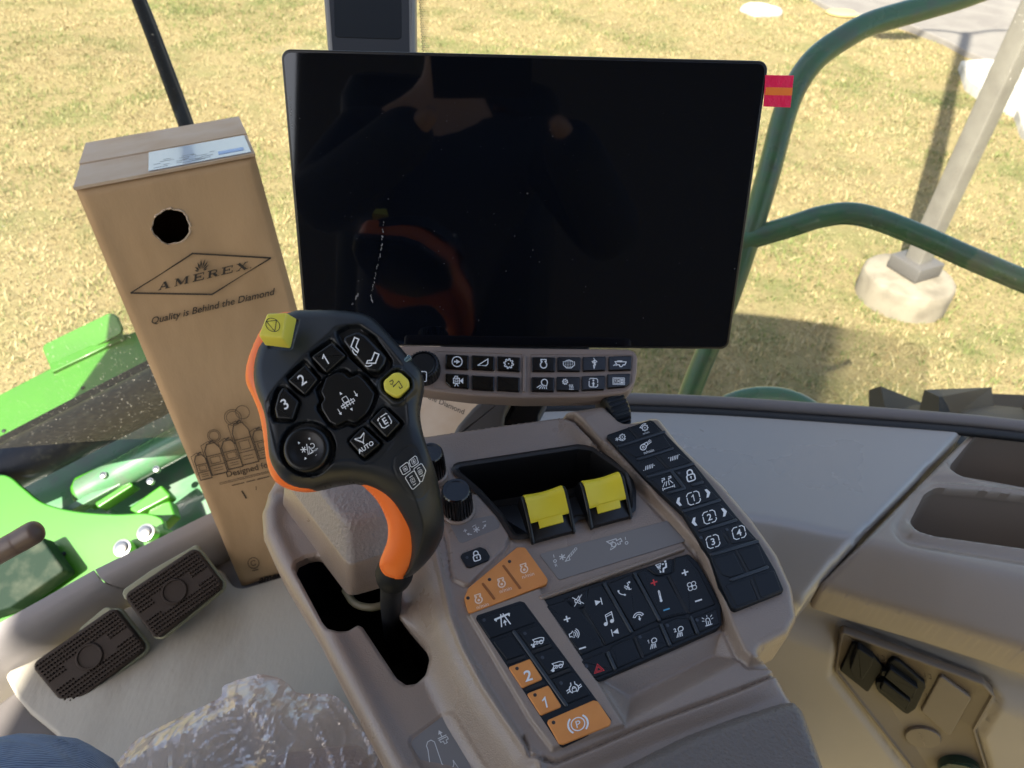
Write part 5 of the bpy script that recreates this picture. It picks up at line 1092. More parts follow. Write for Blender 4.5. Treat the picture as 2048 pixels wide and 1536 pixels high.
# dried drip marks
M['drip'] = mat('dried_drip', (.20, .20, .21), .6); mb = MB(); rg = np.random.default_rng(11)
for pth, n_ in (([(767, 445), (762, 500), (752, 545), (742, 590), (745, 604)], 60), ([(717, 588), (703, 610)], 12), ([(580, 195), (584, 260)], 16)):
    pa = smooth_path([(x, y, 0) for x, y in pth], 12)
    for i in range(n_):
        k = rg.integers(len(pa)); x, y = pa[k][:2]+rg.normal(0, .7, 2); s = rg.uniform(.4, 1.3)
        pq = PM.loc([(x-s*.7, y-s*1.6), (x+s*.6, y-s*1.1), (x+s*.8, y+s*1.7), (x-s*.5, y+s*1.5)], .001); mb.add((PM.w(ccw(pq), .00085+1e-6*i), [[0, 1, 2, 3]]))
for i in range(34):
    x, y = rg.uniform(700, 1200), rg.uniform(220, 650); s = rg.uniform(.3, .8)
    pq = PM.loc([(x-s, y-s), (x+s, y-s*.8), (x+s*.8, y+s), (x-s, y+s*.9)], .001); mb.add((PM.w(ccw(pq), .00085+1e-6*i), [[0, 1, 2, 3]]))
mb.build('drip_marks', M['drip'], mon, smooth=False)
# red and orange tape flag on its right edge
tp = slab('tape_flag', PM, [(1531, 150), (1588, 151), (1581, 215), (1527, 213)], .0008, .0013, M['red'], None, .0002)
tag(tp, 'bright red tape flag with an orange stripe stuck on the right edge of the monitor', 'tape flag')
slab('stripe', PM, [(1532, 174.5), (1585.5, 175.5), (1584, 191), (1530, 190)], .0013, .0015, M['tapeo'], tp, .00005)
# bracket arm below
br = thing('monitor_bracket', 'dark grey cast arm carrying the monitor and its key bar from behind the console', 'bracket', dep(1030, 830, .66))
PBk = Plane(RT@np.array([0, -.3, -.95]), dep(1020, 810, .64))
slab('arm', PBk, [(900, 880), (915, 850), (945, 815), (975, 790), (990, 740), (1030, 740), (1028, 796), (1010, 830), (1005, 880)], -.03, 0, mat('bracket_grey', (.13, .12, .112), .42, bump=(900, .3, .0004)), br, .004, r=.006)
slab('arm', PBk, [(1004, 880), (1006, 838), (1030, 796), (1035, 740), (1096, 740), (1096, 800), (1080, 830), (1075, 880)], -.035, -.008, M['blackplastic'], br, .003, r=.004)
slab('mount_block', PBk, [(880, 600), (1180, 600), (1180, 760), (880, 760)], -.03, .0, M['blackplastic'], br, .003, r=.004)
# ---------------------------------------------------------------- key bar with dial under the monitor
PK = Plane(RT@nrm([0, -.42, -.91]), dep(1050, 745, .592))
kb = thing('key_bar', 'brown bar of fourteen glossy black keys and a dial under the monitor', 'key bar', PK.at(1050., 745., -.02))
def Z5(l): return [(780+a/3.793, 660+b/3.793) for a, b in l]
ob = [(798, 690), (1040, 695), (1258, 698), (1270, 703), (1276, 715), (1274, 745), (1270, 765), (1258, 781), (1240, 788), (1175, 795), (1044, 796.5), (938, 791), (864, 782), (795, 768)]
KBp = fillet(ccw(PK.loc(ob)), .004, 4)
M['bar'] = mat('bar_plastic', (.25, .185, .145), .40, bump=(1400, .25, .0002))
v, f = slabm(PK, KBp, -.016, 0, .0018, .002); mk('bar_body', v, f, M['bar'], kb)
fr_ = [Z5([(345, 158), (1008, 178), (1000, 490), (600, 470), (325, 440)]), Z5([(1065, 180), (1845, 186), (1838, 400), (1780, 455), (1500, 482), (1056, 488)])]
for p in fr_:
    P = fillet(ccw(PK.loc(p, .0006)), .0015, 3); mb = MB()
    Rr = [PK.w(P, 0), PK.w(P, .0005), PK.w(inset(P, .0004), .0005), PK.w(inset(P, .0006), .00005)]; v, f = rings_mesh(Rr, False, False); mk('key_surround', v, f, M['bar'], kb)
bar('centre_rib', PK, Z5([(1022, 212)])[0], Z5([(1018, 462)])[0], 0, .0026, M['bar'], kb, .0016)
ks1 = ['arrow_circle', 'wedge', 'gearbig', 'engine', 'sieve_round', 'rotor', 'machine']; ks2 = ['camera', None, None, 'worklamp', 'frost_heat', 'entry', 'counter']
for row, (cs, ks) in enumerate((([(509, 240), (705, 247), (900, 255), (1165, 258), (1357, 257), (1549, 254), (1745, 250)], ks1), ([(509, 385), (705, 400), (897, 407), (1160, 410), (1352, 407), (1543, 400), (1735, 388)], ks2))):
    for i, ((x, y), k_) in enumerate(zip(cs, ks)):
        hw, hh = 88, 54; dy = 5 if i < 3 else (1 if i < 5 else -3)
        pts = [(x-hw, y-hh-dy), (x+hw, y-hh+dy), (x+hw-3, y+hh+dy), (x-hw, y+hh-dy)]
        if row and i == 6: pts = [(x-hw, y-hh), (x+hw, y-hh-6), (x+hw-6, y+20), (x+50, y+42), (x-hw, y+hh)]
        if row and i == 0: pts = [(x-hw, y-hh-4), (x+hw, y-hh+6), (x+hw, y+hh+4), (x-50, y+46), (x-hw, y+10)]
        b = slab('key', PK, Z5(pts), -.0004, .0022, M['gloss'], kb, .0008, r=.0009)
        if k_: icon(b, PK, 780+x/3.793, 660+y/3.793, 1.22, (1, .02), (.0, -1), S_[k_], M['white'], .0022)
dc = PK.at(849., 743., 0.)
v, f = lathem(dc, PK.N, [(.0128, 0), (.0133, .003, 1), (.0133, .011, 1), (.0122, .0128, 1), (.0107, .0132), (.0103, .0118), (.0005, .0118)], 180, ribs=30, rib=.0007); mk('dial', v, f, M['blackplastic'], kb, auto=30)
dcap = lathe('dial_cap', dc, PK.N, [(.0096, .0119), (.0096, .0128), (.009, .0134), (.0005, .0134)], M['gripkey'], kb)
icon(dcap, PK, 845, 753, 1.0, (1, 0), (0, -1), [('l', 1.6, rrect(-8, -10, 8, 10, 3), True)], M['white'], .0136)
# ---------------------------------------------------------------- corner post display behind the monitor
PD = Plane(RT@nrm([.02, -.35, -.93]), dep(735, 50, .72), RT@np.array([1, .02, 0]))
dd = thing('post_display', 'second black display in a grey frame standing behind the monitor at the top', 'display', PD.at(735., 100., -.02))
slab('display_frame', PD, [(638, -120), (829, -118), (831, 140), (658, 138)], -.02, 0, mat('display_frame_grey', (.19, .175, .15), .45), dd, .003, r=.002)
slab('display_glass', PD, [(650, -110), (817, -108), (819, 130), (667, 128)], 0, .0008, M['keyblack'], dd, .0003)
slab('inner_panel', PD, [(665, -100), (802, -98), (803, 74), (797, 78), (675, 74), (669, 70)], .0008, .0012, mat('display_inner', (.008, .0085, .0085), .4, spec=.15), dd, .0002, r=.001)
v, f = None, None
# black dot-printed shade beside it
mb = MB(); k = 0
for i in range(46):
    for j in range(6):
        x = 835+j*3.4+(i % 2)*1.7-i*.0+ (i*.22); y = -60+i*3.6
        s = 1.25*(1-j/6.5)
        if s < .2: continue
        p = PD.loc([(x-s, y-s*1.2), (x+s, y-s*.8), (x+s, y+s*1.2), (x-s, y+s*.8)], -.01); mb.add((PD.w(ccw(p), -.01+k*1e-7), [[0, 1, 2, 3]])); k += 1
mb.build('dot_band', M['keyblack'], dd, smooth=False)
# ---------------------------------------------------------------- side ledge, storage trays, beige wall, sockets
ZL = 2.42
PS = Plane((0, 0, 1), (0, 0, ZL), (1, 0, 0))
led = thing('side_ledge', 'smooth grey-brown ledge panel between the console and the storage trays', 'side panel', onz(1500, 950, ZL-.1))
def slope(P):
    d = np.clip(-sdf(P, cr_in), 0, 1); return -1.1*(np.sqrt(d*d+.014**2)-.014)
cr1 = PS.loc([(900, 960), (1300, 1000), (1549, 1031), (1712, 1065), (1760, 1076), (1900, 1112), (2150, 1170), (2400, 1225)])
cr_in = ccw(np.concatenate([cr1, PS.loc([(2400, 500), (900, 500)])]))
def fz(px, py):
    lo, hi = -.4, 0.
    for _ in range(40):
        m_ = (lo+hi)/2; s_ = slope(PS.loc([(px, py)], m_))[0]
        if s_ > m_: lo = m_
        else: hi = m_
    return (px, py, hi)
o1 = ccw(fillet(PS.loc([(1020, 806, 0), (1160, 803, 0), (1400, 814, 0), (1650, 830, 0), (1915, 848, 0), (1932, 853, 0), (1928, 862, 0), fz(1712, 1085), fz(1618, 1192), fz(1600, 1212), fz(1440, 1160), (1300, 1000, 0), (1000, 1000, 0)]), .006, 4))
def edge_round(o, r=.006, a=.006): return -a*(1-np.sqrt(np.clip(1-(1-np.clip(o/r, 0, 1))**2, 0, 1)))
field('panel', PS, o1, .004, lambda P: slope(P)+edge_round(sdf(P, o1), .008, .006), M['ledge'], led, skirt=.03, auto=60)
# window seal along the far edge
ws_ = thing('window_seal', 'thin dark seal strip along the far edge of the ledge and trays', 'window seal', onz(1500, 810, ZL))
sp_ = smooth_path([onz(x, y, ZL+.004) for x, y in ((1000, 803), (1160, 797), (1400, 804), (1650, 820), (1915, 840), (2060, 855), (2300, 880))], 6)
v, f = tubem(sp_, .008, 12); mk('seal_strip', v, f, mat('seal_brown', (.13, .11, .10), .5), ws_)
v, f = tubem(sp_-[0, .012, .006], .006, 12); mk('seal_lip', v, f, M['keyblack'], ws_)
tr_ = thing('storage_tray_unit', 'brown-grey moulded shelf with two open storage trays at the right edge', 'storage tray', onz(1900, 1000, ZL-.1))
zL_ = -.115
o2 = ccw(fillet(PS.loc([(1950, 856, 0), (1962, 853, 0), (2300, 885, 0), fz(2400, 1420), fz(2048, 1298), fz(1800, 1222), fz(1648, 1176), fz(1640, 1166), fz(1728, 1080)]), .005, 4))
b1 = ccw(fillet(PS.loc([(1893, 937), (1950, 868), (1962, 858), (2300, 885), (2300, 990), (2048, 963)]), .010, 4))
b2 = ccw(fillet(PS.loc([(1822, 1040), (1850, 985), (1872, 972), (1960, 978), (2300, 1020), (2300, 1140), (2048, 1095), (1870, 1070), (1832, 1060)]), .016, 5))
b2o = ccw(fillet(PS.loc([(1800, 1055), (1838, 975), (1866, 958), (1960, 963), (2350, 1008), (2350, 1175), (2048, 1117), (1850, 1085), (1812, 1078)]), .020, 5))
def th_(P):
    h = slope(P)*1.0+edge_round(sdf(P, o2), .007, .006)
    s = sdf(P, b2o); h = h*(1-ss(s, -.012, .004))-.0045*np.exp(-((s+.001)/.006)**2)+.003*ss(s, .003, .010)
    i = -sdf(P, b2); h = h-.005*(1-ss(i, 0, .005))
    i = -sdf(P, b1); h = h-.008*(1-ss(i, 0, .009))
    return h
field('tray_shell', PS, o2, .0019, th_, M['tray'], tr_, holes=[b1, b2], snaps=[b2o], skirt=.03, hskirt=.012, auto=60)
for nm, bb, dp_ in (('tray_well', b1, -.20), ('tray_well', b2, -.17)):
    R = [PS.w(inset(bb, -.003), -.011), PS.w(inset(bb, -.0012), -.024), PS.w(inset(bb, .004), dp_+.012), PS.w(inset(bb, .010), dp_+.003), PS.w(inset(bb, .018), dp_)]
    v, f = rings_mesh(R, True, False); mk(nm, v, f, M['tray'], tr_, auto=60)
# beige wall below
A_, B_ = onz(1640, 1170, ZL+fz(1640, 1170)[2]), onz(2048, 1300, ZL+fz(2048, 1300)[2]); print('tray edge', A_, B_)
hd = nrm((B_-A_)*[1, 1, 0]); nW = nrm(np.cross(hd, [0, 0, 1])); nW = nW if nW@(EYE-A_) > 0 else -nW; nW = nrm(nW+[0, 0, .10])
PW = Plane(nW, A_-nW*.012, hd)
wl = thing('cab_side_wall', 'beige moulded cab wall under the storage trays at the right', 'cab wall', PW.at(1800., 1500.))
o3 = ccw(PW.loc([(1480, 1130), (1620, 1160), (1650, 1160), (2048, 1286), (2300, 1370), (2500, 2300), (900, 2300), (1100, 1450), (1400, 1250)]))
pl_out = [(1666, 1338), (1678, 1262), (1686, 1257), (1969, 1361), (1992, 1387), (1953, 1455), (1985, 1560), (1990, 1700), (1950, 1700)]
rec = ccw(fillet(PW.loc(pl_out), .006, 4))
topl = PW.loc([(1640, 1168), (2048, 1297), (2400, 1409)])
def wh(P):
    d = dline(P, topl); s = sdf(P, rec)
    up = P@np.array([0, 1.])
    h = .008*np.exp(-((d-.010)/.010)**2)-.008*np.exp(-((d-.042)/.018)**2)+.012*ss(d, .045, .085)
    h = h-.006*ss(s, -.006, .001)
    return h
field('wall_panel', PW, o3, .003, wh, M['wall'], wl, snaps=[rec], skirt=.02, auto=60)
hP = .0075
spn = thing('socket_plate', 'brown plate with black sockets and a round cap on the beige wall', 'socket plate', PW.at(1820., 1400.))
pz = lambda l: [(1640+a/5.02, 1240+b/5.02) for a, b in l]
P = ccw(fillet(PW.loc(pl_out, hP), .006, 4)); P = inset(P, .0012)
Rr = [PW.w(P, hP-.006), PW.w(P, hP+.0025), PW.w(inset(P, .001), hP+.0035), PW.w(inset(P, .0025), hP+.0035), PW.w(inset(P, .0035), hP+.001), PW.w(inset(P, .004), hP+.0005)]
v, f = rings_mesh(Rr); mk('plate', v, f, M['plate'], spn, auto=60)
h1 = hP+.0005
s1 = slab('socket_cover', PW, pz([(200, 510), (320, 250), (350, 240), (545, 370), (640, 480), (480, 735)]), h1, h1+.004, M['sock'], spn, .0012, r=.002, label='square black socket cover')
slab('cover_latch', PW, pz([(300, 495), (375, 290), (400, 295), (540, 390), (520, 460), (420, 610), (340, 570)]), h1+.004, h1+.013, M['sock'], s1, .001, r=.001)
s2 = slab('socket_cover', PW, pz([(565, 690), (690, 430), (740, 395), (800, 420), (1055, 640), (1060, 690), (960, 900), (880, 955), (830, 930), (590, 730)]), h1, h1+.005, M['sock'], spn, .0015, r=.003, label='double black flap socket')
slab('flap', PW, pz([(650, 575), (705, 488), (985, 690), (925, 800)]), h1+.005, h1+.011, M['sock'], s2, .0012, r=.001)
slab('flap', PW, pz([(600, 700), (640, 615), (910, 825), (860, 920)]), h1+.005, h1+.012, M['sock'], s2, .0012, r=.001)
for p in (((620, 515), (690, 515), (670, 570), (615, 560)), ((565, 625), (625, 625), (605, 690), (560, 670))): slab('hinge', PW, pz(list(p)), h1+.002, h1+.008, M['sock'], s2, .0006)
slab('blank_cover', PW, pz([(1015, 920), (1195, 580), (1230, 572), (1500, 770), (1515, 800), (1320, 1150), (1290, 1165)]), h1, h1+.004, M['plate'], spn, .0015, r=.002)
cc = PW.at(1640+1030/5.02, 1240+1165/5.02, h1)
rc = lathe('round_cap', cc, PW.N, [(.0175, 0), (.0175, .002), (.0165, .0032), (.001, .0034)], M['plate'], spn, 48)
icon(rc, PW, 1844, 1478, 1.1, (1, .5), (-.3, -1), [('c', 1, 0, 4, 4), ('l', 1, [(-3, -4), (3, -6)]), ('l', 1, [(1, -6), (2, -12)])], M['tray'], .0036+h1)
for a in ((610, 375), (1080, 560)): icon(spn, PW, 1640+a[0]/5.02, 1240+a[1]/5.02, .9, (1, .35), (-.2, -1), [('l', 1.2, [(-6, -5), (-6, 5)]), ('l', 1.2, [(2, -5), (7, -5), (8, 5), (3, 5)])], M['ink'], h1+.0001)
gc = PW.at(1640+1390/5.02, 1240+1470/5.02, h1)
gk = lathe('green_cap', gc, PW.N, [(.021, 0), (.0215, .006), (.0205, .010), (.018, .0115), (.001, .0118)], mat('dark_green_gloss', (.006, .03, .02), .1, coat=.5), spn, 48)
# ---------------------------------------------------------------- print on the carton
BX, BY = (.977, -.212), (-.2, -.95)
def bpt(px): return px
def box_icon(x, y, s, spec, mt=None, ux=BX, uy=(.212, -.977), name='print', lab=None): return icon(bx, PX, x, y, s, ux, uy, spec, mt or M['ink'], .0015, name, label=lab)
M['ink2'] = mat('faint_print', (.07, .05, .035), .8)
icon(bx, PX, 0, 0, 1, (1, 0), (0, 1), [('l', 3.2, [(261, 586), (385, 507), (542, 516), (424, 589)], True)], M['ink'], .0016, 'diamond_frame')
# serif lettering built from thick and thin strokes
def serif(ch):
    b, t = 3.3, 1.3
    g = {'A': [('l', t, [(-4, 0), (0, 10)]), ('l', b, [(0.4, 9.6), (3.6, .2)]), ('l', t, [(-2.6, 3.4), (2, 3.4)]), ('l', .9, [(-5.6, .3), (-2.2, .3)]), ('l', .9, [(1.4, .3), (6, .3)])],
         'M': [('l', t, [(-5, 0), (-5, 10)]), ('l', b, [(-4.6, 9.6), (0, 1)]), ('l', t, [(0, 1), (4, 9.6)]), ('l', b, [(4.8, 0), (4.8, 10)]), ('l', .9, [(-6.6, .3), (-3.4, .3)]), ('l', .9, [(2.8, .3), (7, .3)]), ('l', .9, [(-6.8, 9.7), (-3.6, 9.7)]), ('l', .9, [(3.6, 9.7), (7, 9.7)])],
         'E': [('l', b, [(-3, 0), (-3, 10)]), ('l', t, [(-5.5, 9.5), (4.4, 9.5), (4.4, 7)]), ('l', t, [(-5.5, .5), (4.8, .5), (4.8, 3.2)]), ('l', t, [(-2, 5), (2, 5)]), ('l', t, [(2, 3.4), (2, 6.6)])],
         'R': [('l', b, [(-3, 0), (-3, 10)]), ('l', 1.3, [(-5.5, 9.5), (1, 9.5), (3.4, 8.3), (3.4, 6.4), (1, 5), (-2, 5)]), ('l', b, [(.6, 5), (3.8, .6)]), ('l', .9, [(-5.5, .4), (-.6, .4)]), ('l', .9, [(2.6, .4), (6, .4)])],
         'X': [('l', b, [(-3.8, 10), (3.6, 0)]), ('l', t, [(3.4, 10), (-3.8, 0)]), ('l', .9, [(-5.8, 9.6), (-1.6, 9.6)]), ('l', .9, [(1.6, 9.6), (5.4, 9.6)]), ('l', .9, [(-5.6, .4), (-1.8, .4)]), ('l', .9, [(1.4, .4), (5.8, .4)])],
         '.': [('d', 0, .6, .8)]}
    return g[ch]
def mv(sp, dx, dy, s=1, sx=1.42):
    out = []
    for it in sp:
        if it[0] == 'l': out.append(('l', it[1]*s, [(x*s*sx+dx, y*s+dy) for x, y in it[2]])+tuple(it[3:]))
        elif it[0] == 'd': out.append(('d', it[1]*s+dx, it[2]*s+dy, it[3]*s))
    return out
wd = []
for i, c_ in enumerate('AMEREX.'): wd += mv(serif(c_), [-76, -44, -13, 13, 39, 66, 82][i], 0, 1.33)
icon(bx, PX, 411, 558, 1.13, (.975, -.235), (.10, -.99), wd, M['ink'], .0016, 'lettering')
fl = []
for a, r_ in ((-70, 16), (-48, 20), (-25, 24), (-6, 27), (14, 27), (34, 24), (55, 20), (75, 15)):
    t = math.radians(90-a); c_, s_ = math.cos(t), math.sin(t); fl.append(('f', [(c_*5, s_*5), (c_*r_*.6+s_*2.2, s_*r_*.6-c_*2.2), (c_*r_, s_*r_), (c_*r_*.55-s_*1.8, s_*r_*.55+c_*1.8)]))
icon(bx, PX, 402, 543, .95, (.97, -.22), (.1, -.99), fl, M['ink'], .0016, 'flame_mark')
icon(bx, PX, 426, 612, 1.0, (.975, -.235), (.14, -.98), [T('Quality is Behind the Diamond', 0, 0, 14.2, .012)], M['ink'], .0016, 'lettering')
# outline drawing of extinguishers
ex = []
def bot(x, y, w, h): return [('l', 2.2, [(x-w, y), (x-w, y+h*.8), (x-w*.5, y+h), (x+w*.5, y+h), (x+w, y+h*.8), (x+w, y)], True), ('l', 1.6, [(x-w, y+h*.3), (x+w, y+h*.3)]), ('l', 1.6, [(x-w, y+h*.62), (x+w, y+h*.62)]), ('l', 1.2, rrect(x-w*.6, y+h*.36, x+w*.6, y+h*.56, 1), True), ('l', 1.2, [(x-w*.6, y+h*.12), (x+w*.6, y+h*.12)]), ('l', 1.2, [(x-w*.6, y+h*.2), (x+w*.6, y+h*.2)]), ('l', 3.2, [(x-3, y+h+3), (x+6, y+h+5)]), ('l', 1.4, [(x, y+h), (x, y+h+5)]), ('l', 1.3, [(x-w-3, y+h*.2), (x-w-4, y+h), (x-2, y+h+6)])]
ex = bot(-60, 0, 12, 52)+bot(-30, 4, 16, 66)+bot(4, 8, 15, 60)+bot(36, 10, 17, 88)+bot(70, 14, 14, 60)+[('c', 1.3, -18, 84, 13), ('c', 1.3, -18, 84, 10), ('c', 1.3, 30, 112, 17), ('c', 1.3, 30, 112, 13), ('c', 1.3, 52, 118, 14)]
icon(bx, PX, 470, 944, .98, (.975, -.235), (-.30, -.93), ex, M['ink2'], .0016, 'drawing')
icon(bx, PX, 497, 938, 1.0, (.975, -.235), (-.30, -.93), [T('Designed for', 0, 0, 12.5, .006)], M['ink2'], .0016, 'lettering')
icon(bx, PX, 497, 952, 1.0, (.975, -.235), (-.30, -.93), [('l', 1.0, [(-60, 0), (60, 0)]), ('l', 1.0, [(-60, -3), (60, -3)]), ('l', 1.6, [(-38, -11), (-12, -11)]), ('l', 1.6, [(-8, -11), (10, -11)]), ('l', 1.6, [(14, -11), (40, -11)]), ('l', 3, [(-22, -26), (-18, -44)]), ('l', 1.2, [(8, -24), (6, -32)])], M['ink2'], .0016, 'lettering')
icon(bx, PX, 507, 1126, 1.0, (.975, -.235), (-.25, -.95), [('c', 1.5, 0, 0, 11), ('c', 1.5, 0, 0, 5, 30, 330), ('l', 2, [(-6, -15), (6, -15)])], M['ink2'], .0016, 'seal_mark')
icon(bx, PX, 545, 1153, 1.0, (.975, -.225), (.12, -.97), [T('amerex', 6, 0, 15, .035)], M['ink'], .0016, 'lettering')
# second carton lying behind the console
P2 = Plane(nrm([-.1, -.45, .9]), dep(900, 820, .98))
b2x = slab('carton_behind', P2, [(700, 690), (860, 640), (1080, 830), (1010, 900), (820, 930), (700, 880)], -.08, 0, M['cardpale'], None, .002)
tag(b2x, 'pale sunlit carton with slanted dark lettering, glimpsed under the key bar', 'carton')
icon(b2x, P2, 872, 799, 1.0, (.91, .40), (.30, -.95), [T('Behind the Diamond', 0, 0, 10.5, .012)], M['ink'], 0, 'lettering')
# ---------------------------------------------------------------- plastic wrap
from mathutils import noise as mn
m, N, L = node_mat('clear_film'); N.remove(N['Principled BSDF'])
tr0 = N.new('ShaderNodeBsdfTransparent'); tr0.inputs[0].default_value = (.97, .92, .90, 1); g0 = N.new('ShaderNodeBsdfGlossy'); g0.inputs['Roughness'].default_value = .2; g0.inputs[0].default_value = (.95, .93, .95, 1)
d0 = N.new('ShaderNodeBsdfDiffuse'); d0.inputs[0].default_value = (.85, .70, .67, 1)
lw = N.new('ShaderNodeLayerWeight'); lw.inputs[0].default_value = .45
mr = N.new('ShaderNodeMapRange'); mr.inputs[3].default_value = .06; mr.inputs[4].default_value = .45; L.new(lw.outputs['Facing'], mr.inputs[0])
tc = N.new('ShaderNodeTexCoord'); nt_ = N.new('ShaderNodeTexNoise'); nt_.inputs['Scale'].default_value = 90; nt_.inputs['Detail'].default_value = 4; nt_.inputs['Distortion'].default_value = 1.5; L.new(tc.outputs['Object'], nt_.inputs[0])
bpn = N.new('ShaderNodeBump'); bpn.inputs['Strength'].default_value = .8; bpn.inputs['Distance'].default_value = .0007; L.new(nt_.outputs['Fac'], bpn.inputs['Height']); L.new(bpn.outputs[0], g0.inputs['Normal']); L.new(bpn.outputs[0], lw.inputs['Normal'])
mA = N.new('ShaderNodeMixShader'); mA.inputs[0].default_value = .22; L.new(tr0.outputs[0], mA.inputs[1]); L.new(d0.outputs[0], mA.inputs[2])
mB_ = N.new('ShaderNodeMixShader'); L.new(mr.outputs[0], mB_.inputs[0]); L.new(mA.outputs[0], mB_.inputs[1]); L.new(g0.outputs[0], mB_.inputs[2]); L.new(mB_.outputs[0], N['Material Output'].inputs[0]); M['film'] = m
PP = Plane(RT@nrm([-.1, -.55, -.83]), dep(480, 1470, .66))
fo = ccw(smooth_closed(PP.loc([(150, 1640), (215, 1530), (262, 1480), (340, 1438), (437, 1398), (443, 1372), (480, 1358), (520, 1350), (556, 1354), (584, 1380), (650, 1382), (680, 1405), (730, 1480), (790, 1600), (700, 1700), (300, 1700)]), 4))
pk = PP.loc([(520, 1360), (560, 1500), (600, 1640)]); pk2 = PP.loc([(440, 1400), (300, 1520), (200, 1640)])
def fh(P):
    d = sdf(P, fo); out = np.zeros(len(P))
    for i, p in enumerate(P):
        a = Vector((p[0]*16, p[1]*16, 2)); w1 = mn.noise(a); b_ = Vector((p[0]*55+w1*2, p[1]*38, 5)); c_ = Vector((p[0]*130+w1*5, p[1]*90, 9))
        out[i] = 0.009*w1+.0036*math.exp(-abs(mn.noise(b_))/.07)+.0016*math.exp(-abs(mn.noise(c_))/.08)+.0006*math.exp(-abs(mn.noise(c_*1.7))/.1)
    return out+.020*np.exp(-(dline(P, pk)/.022)**2)+.02*np.exp(-(dline(P, pk2)/.03)**2)-.02*(1-ss(d, 0, .03))
fl_ = field('plastic_wrap', PP, fo, .0023, fh, M['film'], None, skirt=.012, auto=14)
tag(fl_, 'crinkled clear plastic film bunched up between the jeans and the console', 'plastic film')
# dark rubber cover piece seen through the film
sc = softish = slab('seat_base', Plane((0, 0, 1), (0, 0, 2.16)), [(350, 1640), (480, 1560), (560, 1500), (720, 1480), (800, 1600), (760, 1750), (400, 1750)], -.05, 0, M['block'], None, .01, r=.02)
tag(sc, 'dark textured seat base edge seen through the clear film', 'seat base')
# ---------------------------------------------------------------- seated person (jeans knee in frame, the rest behind the camera)
m, N, L = node_mat('denim'); b = N['Principled BSDF']; b.inputs['Roughness'].default_value = .85; b.inputs['Specular IOR Level'].default_value = .15
tc = N.new('ShaderNodeTexCoord'); mp = N.new('ShaderNodeMapping'); mp.inputs['Rotation'].default_value = (0, 0, math.radians(62)); L.new(tc.outputs['Object'], mp.inputs[0])
wv_ = N.new('ShaderNodeTexWave'); wv_.inputs['Scale'].default_value = 125; wv_.inputs['Distortion'].default_value = 3; wv_.inputs['Detail'].default_value = 2; L.new(mp.outputs[0], wv_.inputs[0])
c1, _ = noise_mix(N, L, tc.outputs['Object'], 14, (.08, .115, .19), (.16, .21, .30), .38, .62)
mx = N.new('ShaderNodeMix'); mx.data_type = 'RGBA'; L.new(wv_.outputs['Fac'], mx.inputs[0]); L.new(c1, mx.inputs[6]); mx.inputs[7].default_value = (.25, .31, .42, 1)
mx.inputs[0].default_value = .5; mt_ = N.new('ShaderNodeMath'); mt_.operation = 'MULTIPLY'; mt_.inputs[1].default_value = .8; L.new(wv_.outputs['Fac'], mt_.inputs[0]); L.new(mt_.outputs[0], mx.inputs[0])
L.new(mx.outputs[2], b.inputs['Base Color']); bp = N.new('ShaderNodeBump'); bp.inputs['Strength'].default_value = .5; bp.inputs['Distance'].default_value = .001; L.new(wv_.outputs['Fac'], bp.inputs['Height']); nz_ = N.new('ShaderNodeTexNoise'); nz_.inputs['Scale'].default_value = 16; nz_.inputs['Detail'].default_value = 3; nz_.inputs['Distortion'].default_value = 1.2; L.new(tc.outputs['Object'], nz_.inputs[0]); bq = N.new('ShaderNodeBump'); bq.inputs['Strength'].default_value = .8; bq.inputs['Distance'].default_value = .02; L.new(nz_.outputs['Fac'], bq.inputs['Height']); L.new(bq.outputs[0], bp.inputs['Normal']); L.new(bp.outputs[0], b.inputs['Normal']); M['denim'] = m
M['skin'] = mat('skin', (.55, .32, .23), .5); M['shirt'] = mat('dark_shirt', (.018, .02, .03), .85)
def skinned(name, pts, edges, mt, par, sub=2):
    me = bpy.data.meshes.new(name); me.from_pydata([p[:3] for p in pts], edges, []); ob = bpy.data.objects.new(name, me); COL.objects.link(ob)
    md = ob.modifiers.new('s', 'SKIN'); md.use_smooth_shade = True; sb_ = ob.modifiers.new('b', 'SUBSURF'); sb_.levels = sub
    for i, p in enumerate(pts): me.skin_vertices[0].data[i].radius = (p[3], p[4] if len(p) > 4 else p[3])
    me.skin_vertices[0].data[0].use_root = True
    dg = bpy.context.evaluated_depsgraph_get(); m2 = bpy.data.meshes.new_from_object(ob.evaluated_get(dg)); V = [tuple(v.co) for v in m2.vertices]; F = [list(p.vertices) for p in m2.polygons]
    bpy.data.objects.remove(ob); bpy.data.meshes.remove(m2)
    return mk(name, V, F, mt, par, auto=0)
kn = dep(-60, 1690, .50)
per = thing('person', 'seated person in blue jeans whose knee shows at the bottom left corner', 'person', (-.30, -.45, 2.05))
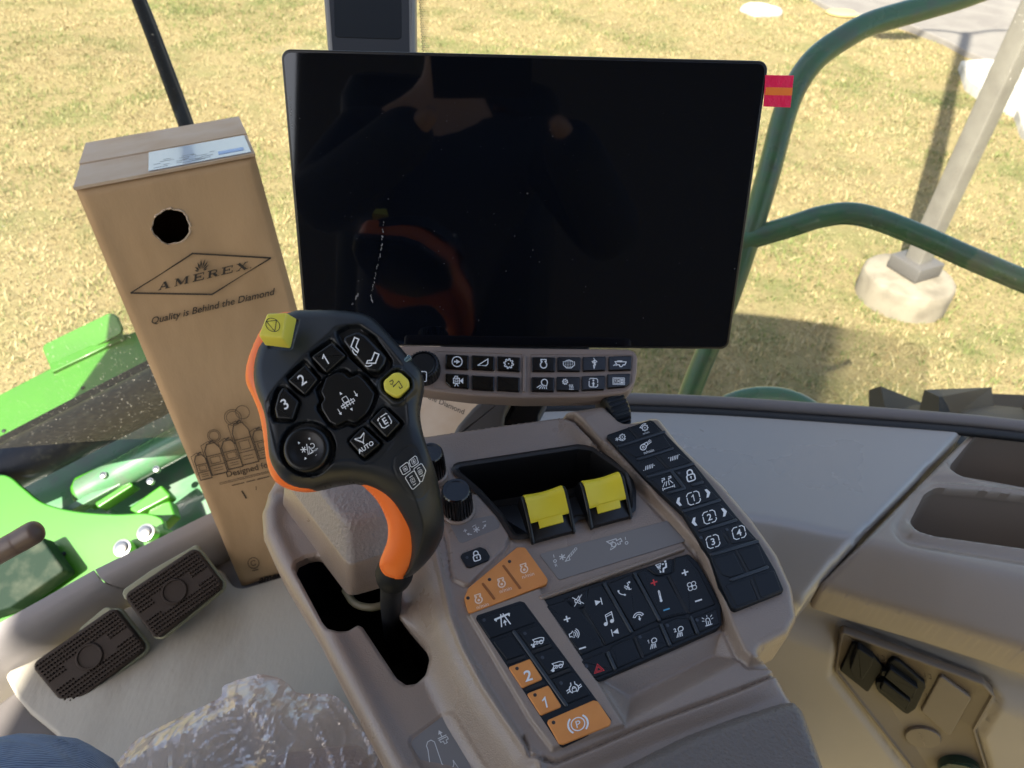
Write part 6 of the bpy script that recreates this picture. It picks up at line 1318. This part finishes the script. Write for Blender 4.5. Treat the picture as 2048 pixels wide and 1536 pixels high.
PB = [(-.20, -.52, 2.52, .13), (-.18, -.54, 2.68, .135), (-.16, -.52, 2.85, .15), (-.14, -.47, 2.98, .13), (-.13, -.43, 3.08, .055), (-.12, -.38, 3.15, .055), (-.12, -.36, 3.24, .095), (-.12, -.36, 3.32, .08),
      (-.31, -.46, 2.99, .045), (-.36, -.30, 2.82, .032), (-.20, -.14, 2.90, .026), (-.125, -.085, 2.96, .016), (.06, -.46, 2.99, .045), (.22, -.40, 2.80, .032), (.15, -.20, 2.88, .026), (.06, -.09, 2.96, .016)]
skinned('body', PB, [(0, 1), (1, 2), (2, 3), (3, 4), (4, 5), (5, 6), (6, 7), (3, 8), (8, 9), (9, 10), (10, 11), (3, 12), (12, 13), (13, 14), (14, 15)], M['skin'], per)
skinned('shirt', [(p[0], p[1], p[2], p[3]*1.08) for p in PB[:4]]+[PB[8][:3]+(.072,), (-.36, -.30, 2.82, .072), (-.14, -.09, 2.945, .048), PB[12][:3]+(.072,), (.22, -.40, 2.80, .072), (.075, -.10, 2.945, .048)], [(0, 1), (1, 2), (2, 3), (3, 4), (4, 5), (5, 6), (3, 7), (7, 8), (8, 9)], M['shirt'], per)
JP = [(-.20, -.52, 2.48, .145), (-.33, -.42, 2.50, .10), tuple((np.array([-.33, -.42, 2.50])+kn)/2+[0, 0, -.02])+(.100,), tuple(kn)+(.100,), tuple(kn+[-.01, .06, -.10])+(.062,), tuple(kn+[-.04, .04, -.34])+(.052,),
      (-.06, -.42, 2.48, .10), (-.66, -.1, 2.45, .08), (-.72, -.05, 2.15, .055)]
skinned('jeans', JP, [(0, 1), (1, 2), (2, 3), (3, 4), (4, 5), (0, 6), (0, 7), (7, 8)], M['denim'], per)
phn = RT@np.array([0, 0, -1.]); v, f = boxm(EYE+phn*.022+RT@np.array([-.055, .015, 0]), (.148, .009, .072), np.array([RT@np.array([1., 0, 0]), -phn, RT@np.array([0, -1., 0])]), .0)
ph = mk('phone', v, f, M['bezel'], None, smooth=False); tag(ph, 'black phone held up in front of the seated person, behind the camera', 'phone')
hr = skinned('hair', [(-.12, -.37, 3.30, .098), (-.12, -.41, 3.24, .09)], [(0, 1)], mat('dark_hair', (.02, .015, .012), .7), per)
